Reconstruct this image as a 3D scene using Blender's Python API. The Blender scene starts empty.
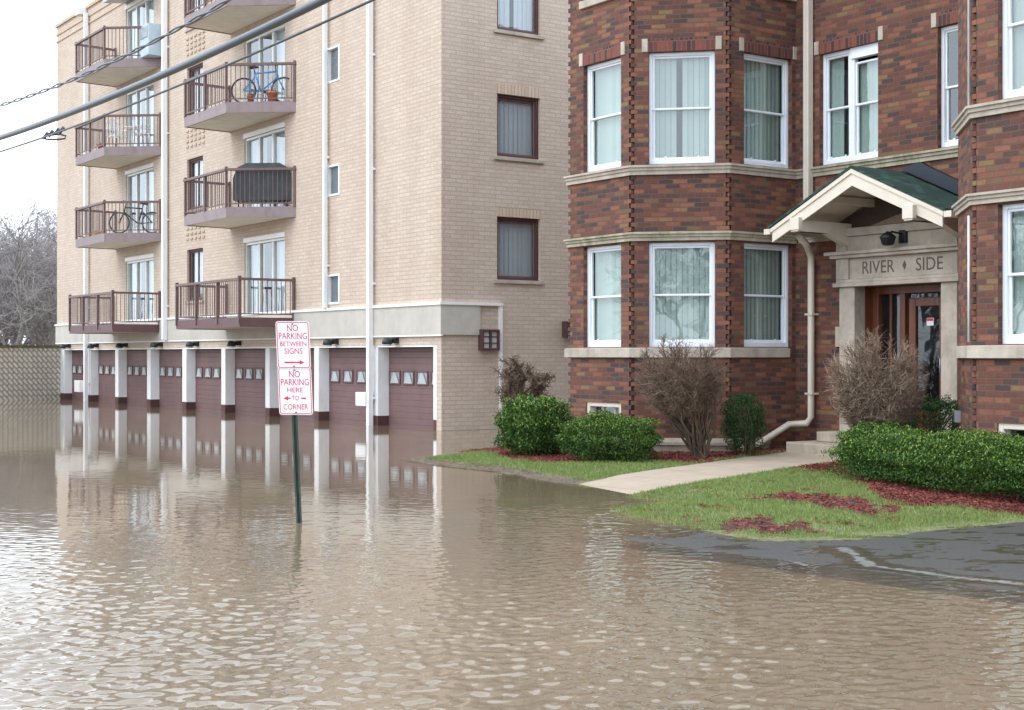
import bpy, math, random
import numpy as np
from mathutils import Matrix, Vector
R = math.radians
random.seed(7); rng = np.random.default_rng(7)
scene = bpy.context.scene
COL = scene.collection
# ------------------------------------------------------------------ camera, world, sun, exposure
F_PX, CAM_H, HOR, YAW = 1422.0, 1.6, 355.0, 55.5
cam_d = bpy.data.cameras.new('camera'); cam = bpy.data.objects.new('camera', cam_d); COL.objects.link(cam)
cam_d.sensor_width = 36; cam_d.lens = F_PX / 1024 * 36; cam_d.clip_end = 2000; cam_d.clip_start = .1
cam.location = (0, 0, CAM_H); cam.rotation_euler = (R(90), 0, R(YAW))
scene.camera = cam
world = bpy.data.worlds.new('World'); scene.world = world; world.use_nodes = True
nt = world.node_tree; nt.nodes.clear()
w_out = nt.nodes.new('ShaderNodeOutputWorld'); w_bg = nt.nodes.new('ShaderNodeBackground')
sky = nt.nodes.new('ShaderNodeTexSky'); sky.sky_type = 'NISHITA'; sky.sun_disc = False
SUN_EL, SUN_AZ = 50, 248      # azimuth of the sun, degrees ccw from +X; it stands behind-left of the camera
sky.sun_elevation = R(SUN_EL); sky.sun_rotation = R(90 - SUN_AZ); sky.dust_density = 4
tc = nt.nodes.new('ShaderNodeTexCoord'); cl = nt.nodes.new('ShaderNodeTexNoise')
cl.inputs['Scale'].default_value = 2.2; cl.inputs['Detail'].default_value = 5
nt.links.new(tc.outputs['Generated'], cl.inputs['Vector'])
cr = nt.nodes.new('ShaderNodeMapRange'); cr.inputs[1].default_value = .3; cr.inputs[2].default_value = .7
cr.inputs[3].default_value = 8.0; cr.inputs[4].default_value = 10.5
nt.links.new(cl.outputs[0], cr.inputs[0])
cmb = nt.nodes.new('ShaderNodeVectorMath'); cmb.operation = 'SCALE'; cmb.inputs[0].default_value = (.90, .985, 1.085)
nt.links.new(cr.outputs[0], cmb.inputs['Scale'])
mx = nt.nodes.new('ShaderNodeMix'); mx.data_type = 'RGBA'; mx.inputs[0].default_value = .88
nt.links.new(sky.outputs[0], mx.inputs[6]); nt.links.new(cmb.outputs[0], mx.inputs[7])
nt.links.new(mx.outputs[2], w_bg.inputs[0]); w_bg.inputs[1].default_value = .15
nt.links.new(w_bg.outputs[0], w_out.inputs[0])
sd_ = bpy.data.lights.new('sun', 'SUN'); sun = bpy.data.objects.new('sun', sd_); COL.objects.link(sun)
sd_.energy = .5; sd_.angle = R(25); sd_.color = (1, .95, .88)
az, el = R(SUN_AZ), R(SUN_EL)
sun.rotation_euler = (-Vector((math.cos(az) * math.cos(el), math.sin(az) * math.cos(el), math.sin(el)))).to_track_quat('-Z', 'Y').to_euler()
scene.view_settings.view_transform = 'Standard'; scene.view_settings.look = 'None'
scene.view_settings.exposure = 0.90; scene.view_settings.gamma = 1
scene.render.engine = 'CYCLES'
# ------------------------------------------------------------------ measuring (camera ray in plan)
CS, SN = math.cos(R(YAW)), math.sin(R(YAW))
def ray(px):
    a = (px - 512) / F_PX
    return (a * CS - SN, a * SN + CS)
def gpt(px, py, z=0.0):
    Z = (CAM_H - z) * F_PX / (py - HOR); r = ray(px)
    return (r[0] * Z, r[1] * Z)
def at(px, py, Z):
    r = ray(px)
    return Vector((r[0] * Z, r[1] * Z, CAM_H + (HOR - py) * Z / F_PX))
# ------------------------------------------------------------------ mesh helpers
class Fr:
    def __init__(s, o, t):
        s.o = (o[0], o[1]); L = math.hypot(*t); s.t = (t[0] / L, t[1] / L); s.n = (s.t[1], -s.t[0])
    def p(s, a, d, z):
        return (s.o[0] + s.t[0] * a + s.n[0] * d, s.o[1] + s.t[1] * a + s.n[1] * d, z)
    def s_at(s, px, d=0.0):
        r = ray(px); ox = s.o[0] + s.n[0] * d; oy = s.o[1] + s.n[1] * d
        det = -r[0] * s.t[1] + r[1] * s.t[0]
        # Z*r = o + a*t
        a = (-(ox) * r[1] + (oy) * r[0]) / (s.t[0] * r[1] - s.t[1] * r[0])
        return a
XY = Fr((0, 0), (1, 0))
class MB:
    def __init__(s): s.v = []; s.f = []; s.sm = []
    def add(s, vs, fs, smooth=False):
        n = len(s.v); s.v += [tuple(v) for v in vs]
        for f in fs: s.f.append([i + n for i in f]); s.sm.append(smooth)
    def quad(s, a, b, c, d): s.add([a, b, c, d], [(0, 1, 2, 3)])
    def box(s, fr, a0, a1, d0, d1, z0, z1):
        p = fr.p
        vs = [p(a0, d0, z0), p(a1, d0, z0), p(a1, d1, z0), p(a0, d1, z0), p(a0, d0, z1), p(a1, d0, z1), p(a1, d1, z1), p(a0, d1, z1)]
        s.add(vs, [(0, 1, 2, 3), (7, 6, 5, 4), (4, 5, 1, 0), (5, 6, 2, 1), (6, 7, 3, 2), (7, 4, 0, 3)])
        return s
    def bbox(s, fr, a0, a1, d0, d1, z0, z1, b=.006):   # box with front edges bevelled
        p = fr.p
        def ring(d, q): return [p(a0 + q, d, z0 + q), p(a1 - q, d, z0 + q), p(a1 - q, d, z1 - q), p(a0 + q, d, z1 - q)]
        vs = ring(d0, 0) + ring(d1 - b, 0) + ring(d1, b)
        fs = [(3, 2, 1, 0)]
        for k in (0, 4):
            for i in range(4): j = (i + 1) % 4; fs.append((k + i, k + j, k + 4 + j, k + 4 + i))
        fs.append((8, 9, 10, 11)); s.add(vs, fs); return s
    def ring(s, fr, a0, a1, d0, d1, z0, z1, w, wb=None):
        wb = w if wb is None else wb
        s.bbox(fr, a0, a0 + w, d0, d1, z0, z1); s.bbox(fr, a1 - w, a1, d0, d1, z0, z1)
        s.bbox(fr, a0 + w, a1 - w, d0, d1 - .001, z1 - w, z1); s.bbox(fr, a0 + w, a1 - w, d0, d1 - .001, z0, z0 + wb)
        return s
    def tube(s, pts, r, seg=8, caps=True, smooth=True):
        pts = [Vector(p) for p in pts]; n = len(pts)
        rs = r if isinstance(r, (list, tuple)) else [r] * n
        vs = []; prev = None
        for i, p in enumerate(pts):
            d = (pts[min(i + 1, n - 1)] - pts[max(i - 1, 0)])
            d = d.normalized() if d.length > 1e-9 else Vector((0, 0, 1))
            if prev is None: u = d.orthogonal().normalized()
            else:
                u = prev - d * prev.dot(d); u = u.normalized() if u.length > 1e-6 else d.orthogonal().normalized()
            prev = u; w = d.cross(u)
            for k in range(seg):
                a = 2 * math.pi * k / seg; vs.append(p + (u * math.cos(a) + w * math.sin(a)) * rs[i])
        fs = []
        for i in range(n - 1):
            for k in range(seg):
                j = (k + 1) % seg; fs.append((i * seg + k, i * seg + j, (i + 1) * seg + j, (i + 1) * seg + k))
        if caps: fs.append(tuple(range(seg))[::-1]); fs.append(tuple((n - 1) * seg + k for k in range(seg)))
        s.add(vs, fs, smooth); return s
    def torus(s, c, ax_u, ax_w, Rr, r, n=28, seg=6):
        c = Vector(c); u0 = Vector(ax_u); w0 = Vector(ax_w); nn = u0.cross(w0)
        vs = []; fs = []
        for i in range(n):
            a = 2 * math.pi * i / n; d = u0 * math.cos(a) + w0 * math.sin(a)
            for k in range(seg):
                b = 2 * math.pi * k / seg; vs.append(c + d * (Rr + r * math.cos(b)) + nn * r * math.sin(b))
        for i in range(n):
            for k in range(seg):
                i2 = (i + 1) % n; k2 = (k + 1) % seg; fs.append((i * seg + k, i2 * seg + k, i2 * seg + k2, i * seg + k2))
        s.add(vs, fs, True); return s
    def lathe(s, c, prof, seg=16):
        vs = []; fs = []; n = len(prof)
        for (r, z) in prof:
            for k in range(seg):
                a = 2 * math.pi * k / seg; vs.append((c[0] + r * math.cos(a), c[1] + r * math.sin(a), c[2] + z))
        for i in range(n - 1):
            for k in range(seg):
                j = (k + 1) % seg; fs.append((i * seg + k, i * seg + j, (i + 1) * seg + j, (i + 1) * seg + k))
        fs.append(tuple(range(seg))[::-1]); fs.append(tuple((n - 1) * seg + k for k in range(seg)))
        s.add(vs, fs, True); return s
    def prism(s, pts, z0, z1):
        n = len(pts); vs = [(x, y, z0) for x, y in pts] + [(x, y, z1) for x, y in pts]
        s.add(vs, [tuple(range(n))[::-1], tuple(range(n, 2 * n))] + [(i, (i + 1) % n, n + (i + 1) % n, n + i) for i in range(n)]); return s
    def extr(s, fr, poly, d0, d1):      # polygon in (a,z) extruded along d
        n = len(poly); vs = [fr.p(a, d0, z) for a, z in poly] + [fr.p(a, d1, z) for a, z in poly]
        s.add(vs, [tuple(range(n)), tuple(range(n, 2 * n))[::-1]] + [(i, n + i, n + (i + 1) % n, (i + 1) % n) for i in range(n)]); return s
    def build(s, name, mat, parent=None, label=None):
        me = bpy.data.meshes.new(name); me.from_pydata(s.v, [], s.f); me.materials.append(mat)
        me.polygons.foreach_set('use_smooth', s.sm)
        # metric UVs: u along the wall, v up
        uv = me.uv_layers.new(name='UVMap'); dat = np.zeros(len(me.loops) * 2)
        for p in me.polygons:
            n = p.normal
            if abs(n.z) < .7:
                L = math.hypot(n.x, n.y) or 1; tx, ty = -n.y / L, n.x / L
                for li in p.loop_indices:
                    c = me.vertices[me.loops[li].vertex_index].co; dat[2 * li] = c.x * tx + c.y * ty; dat[2 * li + 1] = c.z
            else:
                for li in p.loop_indices:
                    c = me.vertices[me.loops[li].vertex_index].co; dat[2 * li] = c.x; dat[2 * li + 1] = c.y
        uv.data.foreach_set('uv', dat)
        me.update()
        o = bpy.data.objects.new(name, me); COL.objects.link(o)
        if parent is not None: setp(o, parent)
        if label: o['label'] = label
        return o
def setp(o, parent):
    o.parent = parent
    if parent.type == 'EMPTY': o.matrix_parent_inverse = Matrix.LocRotScale(parent.location, parent.rotation_euler, parent.scale).inverted()
def tag(o, label=None, cat=None, group=None, kind=None):
    if label: o['label'] = label
    if cat: o['category'] = cat
    if group: o['group'] = group
    if kind: o['kind'] = kind
    return o
def empty(name, loc, label, cat, group=None):
    o = bpy.data.objects.new(name, None); COL.objects.link(o); o.location = loc; o.empty_display_size = .3
    return tag(o, label, cat, group)
def raw_mesh(name, verts, faces_n, mat, parent=None, smooth=False):
    """verts (N*k,3) with consecutive k-gons"""
    k = faces_n; N = len(verts) // k
    me = bpy.data.meshes.new(name); me.vertices.add(N * k); me.vertices.foreach_set('co', np.asarray(verts, dtype=np.float32).ravel())
    me.loops.add(N * k); me.loops.foreach_set('vertex_index', np.arange(N * k, dtype=np.int32))
    me.polygons.add(N); me.polygons.foreach_set('loop_start', np.arange(0, N * k, k, dtype=np.int32))
    me.polygons.foreach_set('loop_total', np.full(N, k, dtype=np.int32))
    me.materials.append(mat); me.update(calc_edges=True)
    o = bpy.data.objects.new(name, me); COL.objects.link(o)
    if parent is not None: setp(o, parent)
    return o
def leaves(P, L, W, up=0.0):
    """rhombus leaves at points P with random directions"""
    n = len(P); d = rng.normal(size=(n, 3)); d[:, 2] += up; d /= np.linalg.norm(d, axis=1)[:, None]
    e = rng.normal(size=(n, 3)); e -= d * (e * d).sum(1)[:, None]; e /= np.linalg.norm(e, axis=1)[:, None]
    l = (L * rng.uniform(.6, 1.3, n))[:, None]; w = (W * rng.uniform(.7, 1.2, n))[:, None]
    V = np.stack([P - d * l / 2, P + e * w / 2, P + d * l / 2, P - e * w / 2], 1)
    return V.reshape(-1, 3)
# ------------------------------------------------------------------ materials
def newmat(name):
    m = bpy.data.materials.new(name); m.use_nodes = True; t = m.node_tree; t.nodes.clear()
    o = t.nodes.new('ShaderNodeOutputMaterial'); b = t.nodes.new('ShaderNodeBsdfPrincipled')
    t.links.new(b.outputs[0], o.inputs[0]); return m, t, b, o
def ramp(t, stops, interp='LINEAR'):
    r = t.nodes.new('ShaderNodeValToRGB'); r.color_ramp.interpolation = interp
    while len(r.color_ramp.elements) < len(stops): r.color_ramp.elements.new(.5)
    for e, (p, c) in zip(r.color_ramp.elements, stops): e.position = p; e.color = (*c, 1)
    return r
def noise(t, scale, detail=4, rough=.6, coord='Object', vec=None, scl=None):
    n = t.nodes.new('ShaderNodeTexNoise'); n.inputs['Scale'].default_value = scale; n.inputs['Detail'].default_value = detail
    n.inputs['Roughness'].default_value = rough
    c = t.nodes.new('ShaderNodeTexCoord'); src = c.outputs[coord]
    if scl:
        mp = t.nodes.new('ShaderNodeMapping'); mp.inputs['Scale'].default_value = scl; t.links.new(src, mp.inputs[0]); src = mp.outputs[0]
    t.links.new(src, n.inputs['Vector']); return n
def mixc(t, a, b, fac, mode='MIX'):
    m = t.nodes.new('ShaderNodeMix'); m.data_type = 'RGBA'; m.blend_type = mode; m.clamp_factor = True
    for i, v in ((0, fac), (6, a), (7, b)):
        if hasattr(v, 'is_linked') or isinstance(v, bpy.types.NodeSocket): t.links.new(v, m.inputs[i])
        else: m.inputs[i].default_value = v if i == 0 else (*v, 1)
    return m.outputs[2]
def plain(name, col, rough=.6, metal=0, var=.15, scale=3, bump=0, bscale=40, dirt=None, scl=None):
    m, t, b, o = newmat(name)
    n = noise(t, scale, 6, .65, scl=scl)
    lo = tuple(c * (1 - var) for c in col); hi = tuple(min(1, c * (1 + var)) for c in col)
    r = ramp(t, [(.3, lo), (.7, hi)]); t.links.new(n.outputs[0], r.inputs[0]); out = r.outputs[0]
    if dirt:
        n2 = noise(t, scale * .7, 8, .75, scl=(1, 1, .35)); r2 = ramp(t, [(.5, (0, 0, 0)), (.72, (1, 1, 1))]); t.links.new(n2.outputs[0], r2.inputs[0])
        out = mixc(t, out, dirt, r2.outputs[0])
    t.links.new(out, b.inputs['Base Color']); b.inputs['Roughness'].default_value = rough; b.inputs['Metallic'].default_value = metal
    if bump:
        n3 = noise(t, bscale, 4); bp = t.nodes.new('ShaderNodeBump'); bp.inputs['Strength'].default_value = .8; bp.inputs['Distance'].default_value = bump
        t.links.new(n3.outputs[0], bp.inputs['Height']); t.links.new(bp.outputs[0], b.inputs['Normal'])
    return m
def brick(name, stops, mortar, bw, bh, ms=.01, bump=.006, weather=(.5, .5, .5), wfac=.3, joint_mix=1, vscale=None):
    m, t, b, o = newmat(name)
    uv = t.nodes.new('ShaderNodeUVMap'); uv.uv_map = 'UVMap'
    nz = noise(t, 14, 2); ad = t.nodes.new('ShaderNodeVectorMath'); ad.operation = 'MULTIPLY_ADD'
    ad.inputs[1].default_value = (.008, .005, 0); t.links.new(nz.outputs[1], ad.inputs[0]); t.links.new(uv.outputs[0], ad.inputs[2])
    bt = t.nodes.new('ShaderNodeTexBrick'); t.links.new(ad.outputs[0], bt.inputs['Vector'])
    bt.inputs['Color1'].default_value = (0, 0, 0, 1); bt.inputs['Color2'].default_value = (1, 1, 1, 1); bt.inputs['Mortar'].default_value = (.5, .5, .5, 1)
    bt.inputs['Scale'].default_value = 1; bt.inputs['Brick Width'].default_value = bw; bt.inputs['Row Height'].default_value = bh
    bt.inputs['Mortar Size'].default_value = ms; bt.inputs['Mortar Smooth'].default_value = .15; bt.inputs['Bias'].default_value = 0
    r = ramp(t, stops, 'CONSTANT' if len(stops) > 3 else 'LINEAR'); t.links.new(bt.outputs['Color'], r.inputs[0])
    fine = noise(t, 35, 5, .7); fr = ramp(t, [(.25, (.72, .72, .72)), (.75, (1.22, 1.2, 1.18))]); t.links.new(fine.outputs[0], fr.inputs[0])
    c = mixc(t, r.outputs[0], fr.outputs[0], 1.0, 'MULTIPLY')
    c = mixc(t, c, mortar, bt.outputs['Fac'])
    wn = noise(t, 1.0, 8, .72, scl=(1, 1, .22)); wr = ramp(t, [(.42, (0, 0, 0)), (.75, (1, 1, 1))]); t.links.new(wn.outputs[0], wr.inputs[0])
    mu = t.nodes.new('ShaderNodeMath'); mu.operation = 'MULTIPLY'; mu.inputs[1].default_value = wfac; t.links.new(wr.outputs[0], mu.inputs[0])
    c = mixc(t, c, weather, mu.outputs[0], 'MULTIPLY')
    t.links.new(c, b.inputs['Base Color']); b.inputs['Roughness'].default_value = .85
    inv = t.nodes.new('ShaderNodeMath'); inv.operation = 'SUBTRACT'; inv.inputs[0].default_value = 1; t.links.new(bt.outputs['Fac'], inv.inputs[1])
    sm = t.nodes.new('ShaderNodeMath'); sm.operation = 'MULTIPLY_ADD'; sm.inputs[1].default_value = .35
    t.links.new(fine.outputs[0], sm.inputs[0]); t.links.new(inv.outputs[0], sm.inputs[2])
    bp = t.nodes.new('ShaderNodeBump'); bp.inputs['Strength'].default_value = 1; bp.inputs['Distance'].default_value = bump
    t.links.new(sm.outputs[0], bp.inputs['Height']); t.links.new(bp.outputs[0], b.inputs['Normal'])
    return m
RED = [(0, (0.070, 0.043, 0.040)), (.10, (0.149, 0.056, 0.038)), (.24, (0.104, 0.049, 0.040)), (.34, (0.214, 0.083, 0.053)), (.44, (0.131, 0.051, 0.038)), (.54, (0.259, 0.103, 0.060)), (.64, (0.149, 0.059, 0.042)), (.74, (0.083, 0.048, 0.042)), (.80, (0.230, 0.088, 0.054)), (.89, (0.171, 0.098, 0.050)), (.95, (0.225, 0.135, 0.064))]
M = {}
M['redbrick'] = brick('multicoloured red brick', RED, (.135, .082, .066), .215, .0705, .008, .006, (.6, .56, .56), .5)
M['redsoldier'] = brick('soldier course brick', [(0, (.07, .03, .03)), (.3, (.16, .045, .035)), (.6, (.11, .036, .034)), (.8, (.22, .06, .04))], (.15, .10, .085), .0705, .30, .008, .006, (.6, .6, .6), .3)
M['tanbrick'] = brick('tan face brick', [(0, (.55, .455, .375)), (.5, (.59, .49, .41)), (1, (.62, .52, .44))], (.48, .40, .33), .29, .0905, .011, .003, (.80, .76, .72), .65)
M['tansoldier'] = brick('tan soldier brick', [(0, (.54, .42, .31)), (1, (.64, .52, .39))], (.42, .34, .26), .0905, .30, .012, .006, (.8, .78, .76), .3)
M['stone'] = plain('limestone', (.46, .405, .34), .85, 0, .2, 4, .005, 60, (.29, .26, .215))
M['moss'] = plain('mossy stone', (.40, .36, .28), .9, 0, .25, 5, .006, 60, (.13, .15, .06))
M['concrete'] = plain('grey concrete band', (.50, .475, .43), .9, 0, .1, 2.5, .004, 80, (.42, .40, .36))
M['white'] = plain('white paint', (.82, .82, .82), .45, 0, .04, 4, 0, 40)
M['whitewood'] = plain('white pier paint', (.80, .80, .80), .6, 0, .05, 3, .002, 30, (.66, .65, .62))
M['cream'] = plain('cream paint', (.68, .62, .53), .5, 0, .06, 4, .001, 30, (.66, .58, .47))
M['vinyl'] = plain('white vinyl', (.80, .84, .90), .35, 0, .03, 4)
M['maroon'] = plain('maroon garage paint', (.165, .095, .095), .55, 0, .14, 1.5, 0, 40, (.13, .08, .08))
M['maroondark'] = plain('dark maroon paint', (.085, .035, .035), .6, 0, .15, 5, .002, 30)
M['rail'] = plain('brown rail paint', (.14, .085, .078), .5, 0, .2, 8)
M['fascia'] = plain('mauve fascia paint', (.25, .195, .20), .55, 0, .1, 4, .001, 30, (.19, .14, .14))
M['fasciadk'] = plain('maroon fascia paint', (.12, .06, .062), .55, 0, .15, 4)
M['soffit'] = plain('pale soffit plaster', (.74, .70, .62), .8, 0, .06, 3, 0, 40, (.62, .56, .46))
M['black'] = plain('black metal', (.02, .022, .026), .45, .2, .2, 8)
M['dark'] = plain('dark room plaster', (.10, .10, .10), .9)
M['grey'] = plain('grey metal', (.36, .39, .42), .4, .5, .1, 5)

M['sashgrey'] = plain('grey aluminium', (.60, .60, .57), .4, .3, .06, 5)
M['shingle'] = brick('green asphalt shingle', [(0, (.012, .04, .032)), (.3, (.02, .065, .05)), (.6, (.03, .085, .065)), (.8, (.018, .05, .045))], (.008, .02, .018), .18, .11, .006, .006, (.7, .7, .7), .3)
M['flash'] = plain('blue black flashing', (.018, .026, .04), .5, .1, .2, 3)
M['wood'] = plain('varnished door wood', (.15, .047, .022), .35, 0, .35, 3, .001, 20, scl=(6, 6, .6))
M['greenpost'] = plain('green painted steel', (.03, .058, .045), .5, .2, .2, 12, 0, 40, (.12, .13, .11))
M['signwhite'] = plain('reflective white sheet', (.82, .80, .82), .35, 0, .02, 5)
M['signred'] = plain('red sign ink', (.62, .02, .06), .4, 0, .05, 8)
M['letters'] = plain('engraved stone shadow', (.13, .105, .08), .95, 0, .15, 9)
M['step'] = plain('step concrete', (.40, .345, .28), .9, 0, .14, 4, .004, 50, (.24, .21, .17))
M['walk'] = plain('walk concrete', (.40, .33, .26), .9, 0, .10, 2.5, .003, 70, (.36, .29, .22))
M['roofing'] = plain('flat roof gravel', (.3, .29, .27), .95)
M['cable'] = plain('cable rubber', (.055, .065, .08), .35, 0, .2, 6)
M['cablegrey'] = plain('cable lead sheath', (.085, .10, .12), .3, .2, .1, 3)
M['paneinsert'] = plain('frosted pane insert', (.42, .45, .46), .4)
M['blue'] = plain('blue bicycle paint', (.02, .25, .60), .3)
M['tyre'] = plain('tyre rubber', (.03, .03, .035), .7)
M['terracotta'] = plain('terracotta', (.42, .15, .09), .8)
M['vinylcover'] = plain('charcoal grill cover', (.045, .05, .058), .55, 0, .3, 4, .02, 6)
M['redplastic'] = plain('red plastic', (.5, .04, .04), .5)
def thin_ior(t, fz, ior):
    # a thin sheet reflects the same from both sides
    g = t.nodes.new('ShaderNodeNewGeometry'); m_ = t.nodes.new('ShaderNodeMath'); m_.operation = 'MULTIPLY_ADD'
    m_.inputs[1].default_value = 1 / ior - ior; m_.inputs[2].default_value = ior; t.links.new(g.outputs['Backfacing'], m_.inputs[0]); t.links.new(m_.outputs[0], fz.inputs[0])
def glassmat(name, tint, refl=1.0):
    m, t, b, o = newmat(name); t.nodes.remove(b)
    tr = t.nodes.new('ShaderNodeBsdfTransparent'); tr.inputs[0].default_value = (*tint, 1)
    gl = t.nodes.new('ShaderNodeBsdfGlossy'); gl.inputs['Roughness'].default_value = .015
    gl.inputs[0].default_value = (.93, .97, 1, 1)
    fz = t.nodes.new('ShaderNodeFresnel'); thin_ior(t, fz, 1.55)
    nz = noise(t, 1.3, 2); bp = t.nodes.new('ShaderNodeBump'); bp.inputs['Distance'].default_value = .006; bp.inputs['Strength'].default_value = .5
    t.links.new(nz.outputs[0], bp.inputs['Height']); t.links.new(bp.outputs[0], gl.inputs['Normal'])
    ml = t.nodes.new('ShaderNodeMath'); ml.operation = 'MULTIPLY_ADD'; ml.inputs[1].default_value = 1.35 * refl; ml.inputs[2].default_value = .06; ml.use_clamp = True
    t.links.new(fz.outputs[0], ml.inputs[0])
    mxs = t.nodes.new('ShaderNodeMixShader'); t.links.new(ml.outputs[0], mxs.inputs[0]); t.links.new(tr.outputs[0], mxs.inputs[1]); t.links.new(gl.outputs[0], mxs.inputs[2])
    t.links.new(mxs.outputs[0], o.inputs[0]); return m
M['glass'] = glassmat('window glass', (.80, .90, .89))
M['glassdk'] = glassmat('dark glass', (.80, .85, .88))
M['doorglass'] = glassmat('door glass', (.5, .55, .56), .3)
def leafmat(name, stops, rough=.55, trans=.12):
    m, t, b, o = newmat(name)
    g = t.nodes.new('ShaderNodeNewGeometry'); n = noise(t, 6, 3)
    ad = t.nodes.new('ShaderNodeMath'); ad.operation = 'MULTIPLY_ADD'; ad.inputs[1].default_value = .6; t.links.new(g.outputs['Random Per Island'], ad.inputs[0])
    ml = t.nodes.new('ShaderNodeMath'); ml.operation = 'MULTIPLY'; ml.inputs[1].default_value = .4; t.links.new(n.outputs[0], ml.inputs[0]); t.links.new(ml.outputs[0], ad.inputs[2])
    r = ramp(t, stops); t.links.new(ad.outputs[0], r.inputs[0]); t.links.new(r.outputs[0], b.inputs['Base Color'])
    b.inputs['Roughness'].default_value = rough; b.inputs['Specular IOR Level'].default_value = .3
    tl = t.nodes.new('ShaderNodeBsdfTranslucent'); t.links.new(r.outputs[0], tl.inputs[0])
    ms = t.nodes.new('ShaderNodeMixShader'); ms.inputs[0].default_value = trans; t.links.new(b.outputs[0], ms.inputs[1]); t.links.new(tl.outputs[0], ms.inputs[2]); t.links.new(ms.outputs[0], o.inputs[0])
    return m
M['yew'] = leafmat('yew needles', [(.1, (.010, .034, .008)), (.45, (.030, .085, .014)), (.75, (.085, .17, .025)), (.95, (.18, .27, .04))])
M['yewdk'] = leafmat('dark yew needles', [(.1, (.008, .03, .01)), (.5, (.022, .07, .018)), (.9, (.055, .13, .03))])
M['tips'] = leafmat('fresh yew tips', [(.1, (.10, .19, .03)), (.9, (.30, .40, .08))])
M['grassm'] = leafmat('lawn grass', [(.05, (.11, .12, .05)), (.3, (.13, .20, .05)), (.55, (.21, .30, .075)), (.78, (.30, .34, .13)), (.95, (.42, .37, .23))])
M['mulchm'] = leafmat('red mulch chips', [(.05, (.05, .018, .015)), (.4, (.17, .042, .034)), (.75, (.27, .075, .06)), (.95, (.42, .26, .2))], .85, 0)
M['blind'] = leafmat('pale vertical blind', [(.1, (.30, .335, .31)), (.9, (.50, .54, .50))], .8, .0)
M['curtain'] = leafmat('white curtain', [(.1, (.50, .53, .54)), (.9, (.68, .70, .71))], .8, .0)
M['bark'] = plain('shrub bark', (.12, .085, .06), .9, 0, .3, 12, .002, 60)
M['twig'] = leafmat('shrub twigs', [(.1, (.085, .055, .04)), (.5, (.155, .105, .075)), (.9, (.28, .21, .16))], .9, 0)
M['twiglight'] = leafmat('pale shrub twigs', [(.1, (.10, .065, .045)), (.5, (.22, .155, .11)), (.92, (.46, .36, .28))], .9, 0)
M['greybark'] = plain('grey tree bark', (.25, .235, .22), .95, 0, .25, 4)
M['greytwig'] = plain('grey tree twigs', (.29, .27, .27), .95, 0, .2, 1)
# ------------------------------------------------------------------ ground, yard, water
def poly_sd(pts, P):
    """signed distance of points P (N,2) to closed polygon, positive inside"""
    pts = np.array(pts); n = len(pts); d = np.full(len(P), 1e9); ins = np.zeros(len(P), bool)
    for i in range(n):
        a, b = pts[i], pts[(i + 1) % n]; ab = b - a
        tt = np.clip(((P - a) @ ab) / (ab @ ab), 0, 1); q = a + tt[:, None] * ab; d = np.minimum(d, np.hypot(*(P - q).T))
        c = ((a[1] > P[:, 1]) != (b[1] > P[:, 1]))
        with np.errstate(divide='ignore', invalid='ignore'):
            xi = (b[0] - a[0]) * (P[:, 1] - a[1]) / (b[1] - a[1]) + a[0]
        ins ^= c & (P[:, 0] < xi)
    return np.where(ins, d, -d)
def smooth_noise(P, scale, seed=0):
    v = np.zeros(len(P)); r = np.random.default_rng(seed)
    for k in range(9):
        th = r.uniform(0, 2 * math.pi); fr = scale * r.uniform(.6, 2.2); ph = r.uniform(0, 6.28)
        v += np.sin(P[:, 0] * math.cos(th) * fr + P[:, 1] * math.sin(th) * fr + ph) / (1 + k * .15)
    return v / 4.5
shore_px = [(405, 460), (425, 464), (455, 467), (500, 472), (545, 481), (590, 487), (628, 495), (700, 501), (632, 509), (650, 515), (685, 520), (715, 524), (770, 536), (830, 535), (905, 527), (975, 520), (1024, 516), (1100, 509)]
LAND = [gpt(x, y) for x, y in shore_px] + [(-6.0, 12.6), (0, 13.2), (6, 30), (-25, 34), (-25.4, 19.2), (-23.0, 17.2)] + [gpt(x, y) for x, y in [(512, 447), (480, 452), (440, 456)]]
MUD_A = np.array(gpt(560, 540)); MUD_B = np.array(gpt(1024, 607))
md = (MUD_B - MUD_A) / np.linalg.norm(MUD_B - MUD_A); mn = np.array([-md[1], md[0]])
if mn @ (np.array(gpt(800, 480)) - MUD_A) < 0: mn = -mn
def streetside(P): return (P - MUD_A) @ mn       # >0 yard side
def height(P):
    d = poly_sd(LAND, P) + .10 * smooth_noise(P, 5, 3)
    s = streetside(P)
    inside = .13 * (1 - np.exp(-np.maximum(d, 0) / 1.2)) + .05 * np.clip((P[:, 1] - 12.5) / 3, 0, 1) * (d > 0)
    out = np.maximum(-.34, .045 * np.minimum(d, 0) - .004)
    out = np.where(s < 0, -.34, out)
    return np.where(d > 0, inside, out) + .006 * smooth_noise(P, 9, 5)
WALK_L = [(-15.0, 15.25), (-14.75, 14.1), (-14.45, 12.9), (-14.15, 11.4), (-13.95, 9.9), (-13.85, 9.0)]
WALK_R = [(-13.35, 15.25), (-13.3, 14.2), (-13.05, 12.9), (-12.75, 11.4), (-12.55, 9.9), (-12.5, 9.0)]
WALK = WALK_L + WALK_R[::-1]
mulch_px = [
 [(500, 456), (545, 461), (590, 462), (640, 461), (690, 465), (700, 465), (760, 458), (790, 452), (760, 442), (700, 440), (560, 440), (500, 446), (470, 452)],
 [(792, 466), (850, 476), (868, 492), (905, 503), (960, 501), (1024, 506), (1100, 500), (1100, 440), (850, 440), (846, 460)],
 [(705, 512), (760, 511), (800, 517), (812, 522), (775, 524), (725, 521)],
 [(735, 496), (790, 490), (850, 496), (905, 504), (880, 512), (830, 507), (780, 500)]]
MULCH = [[gpt(x, y, .1) for x, y in pl] for pl in mulch_px]
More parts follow.
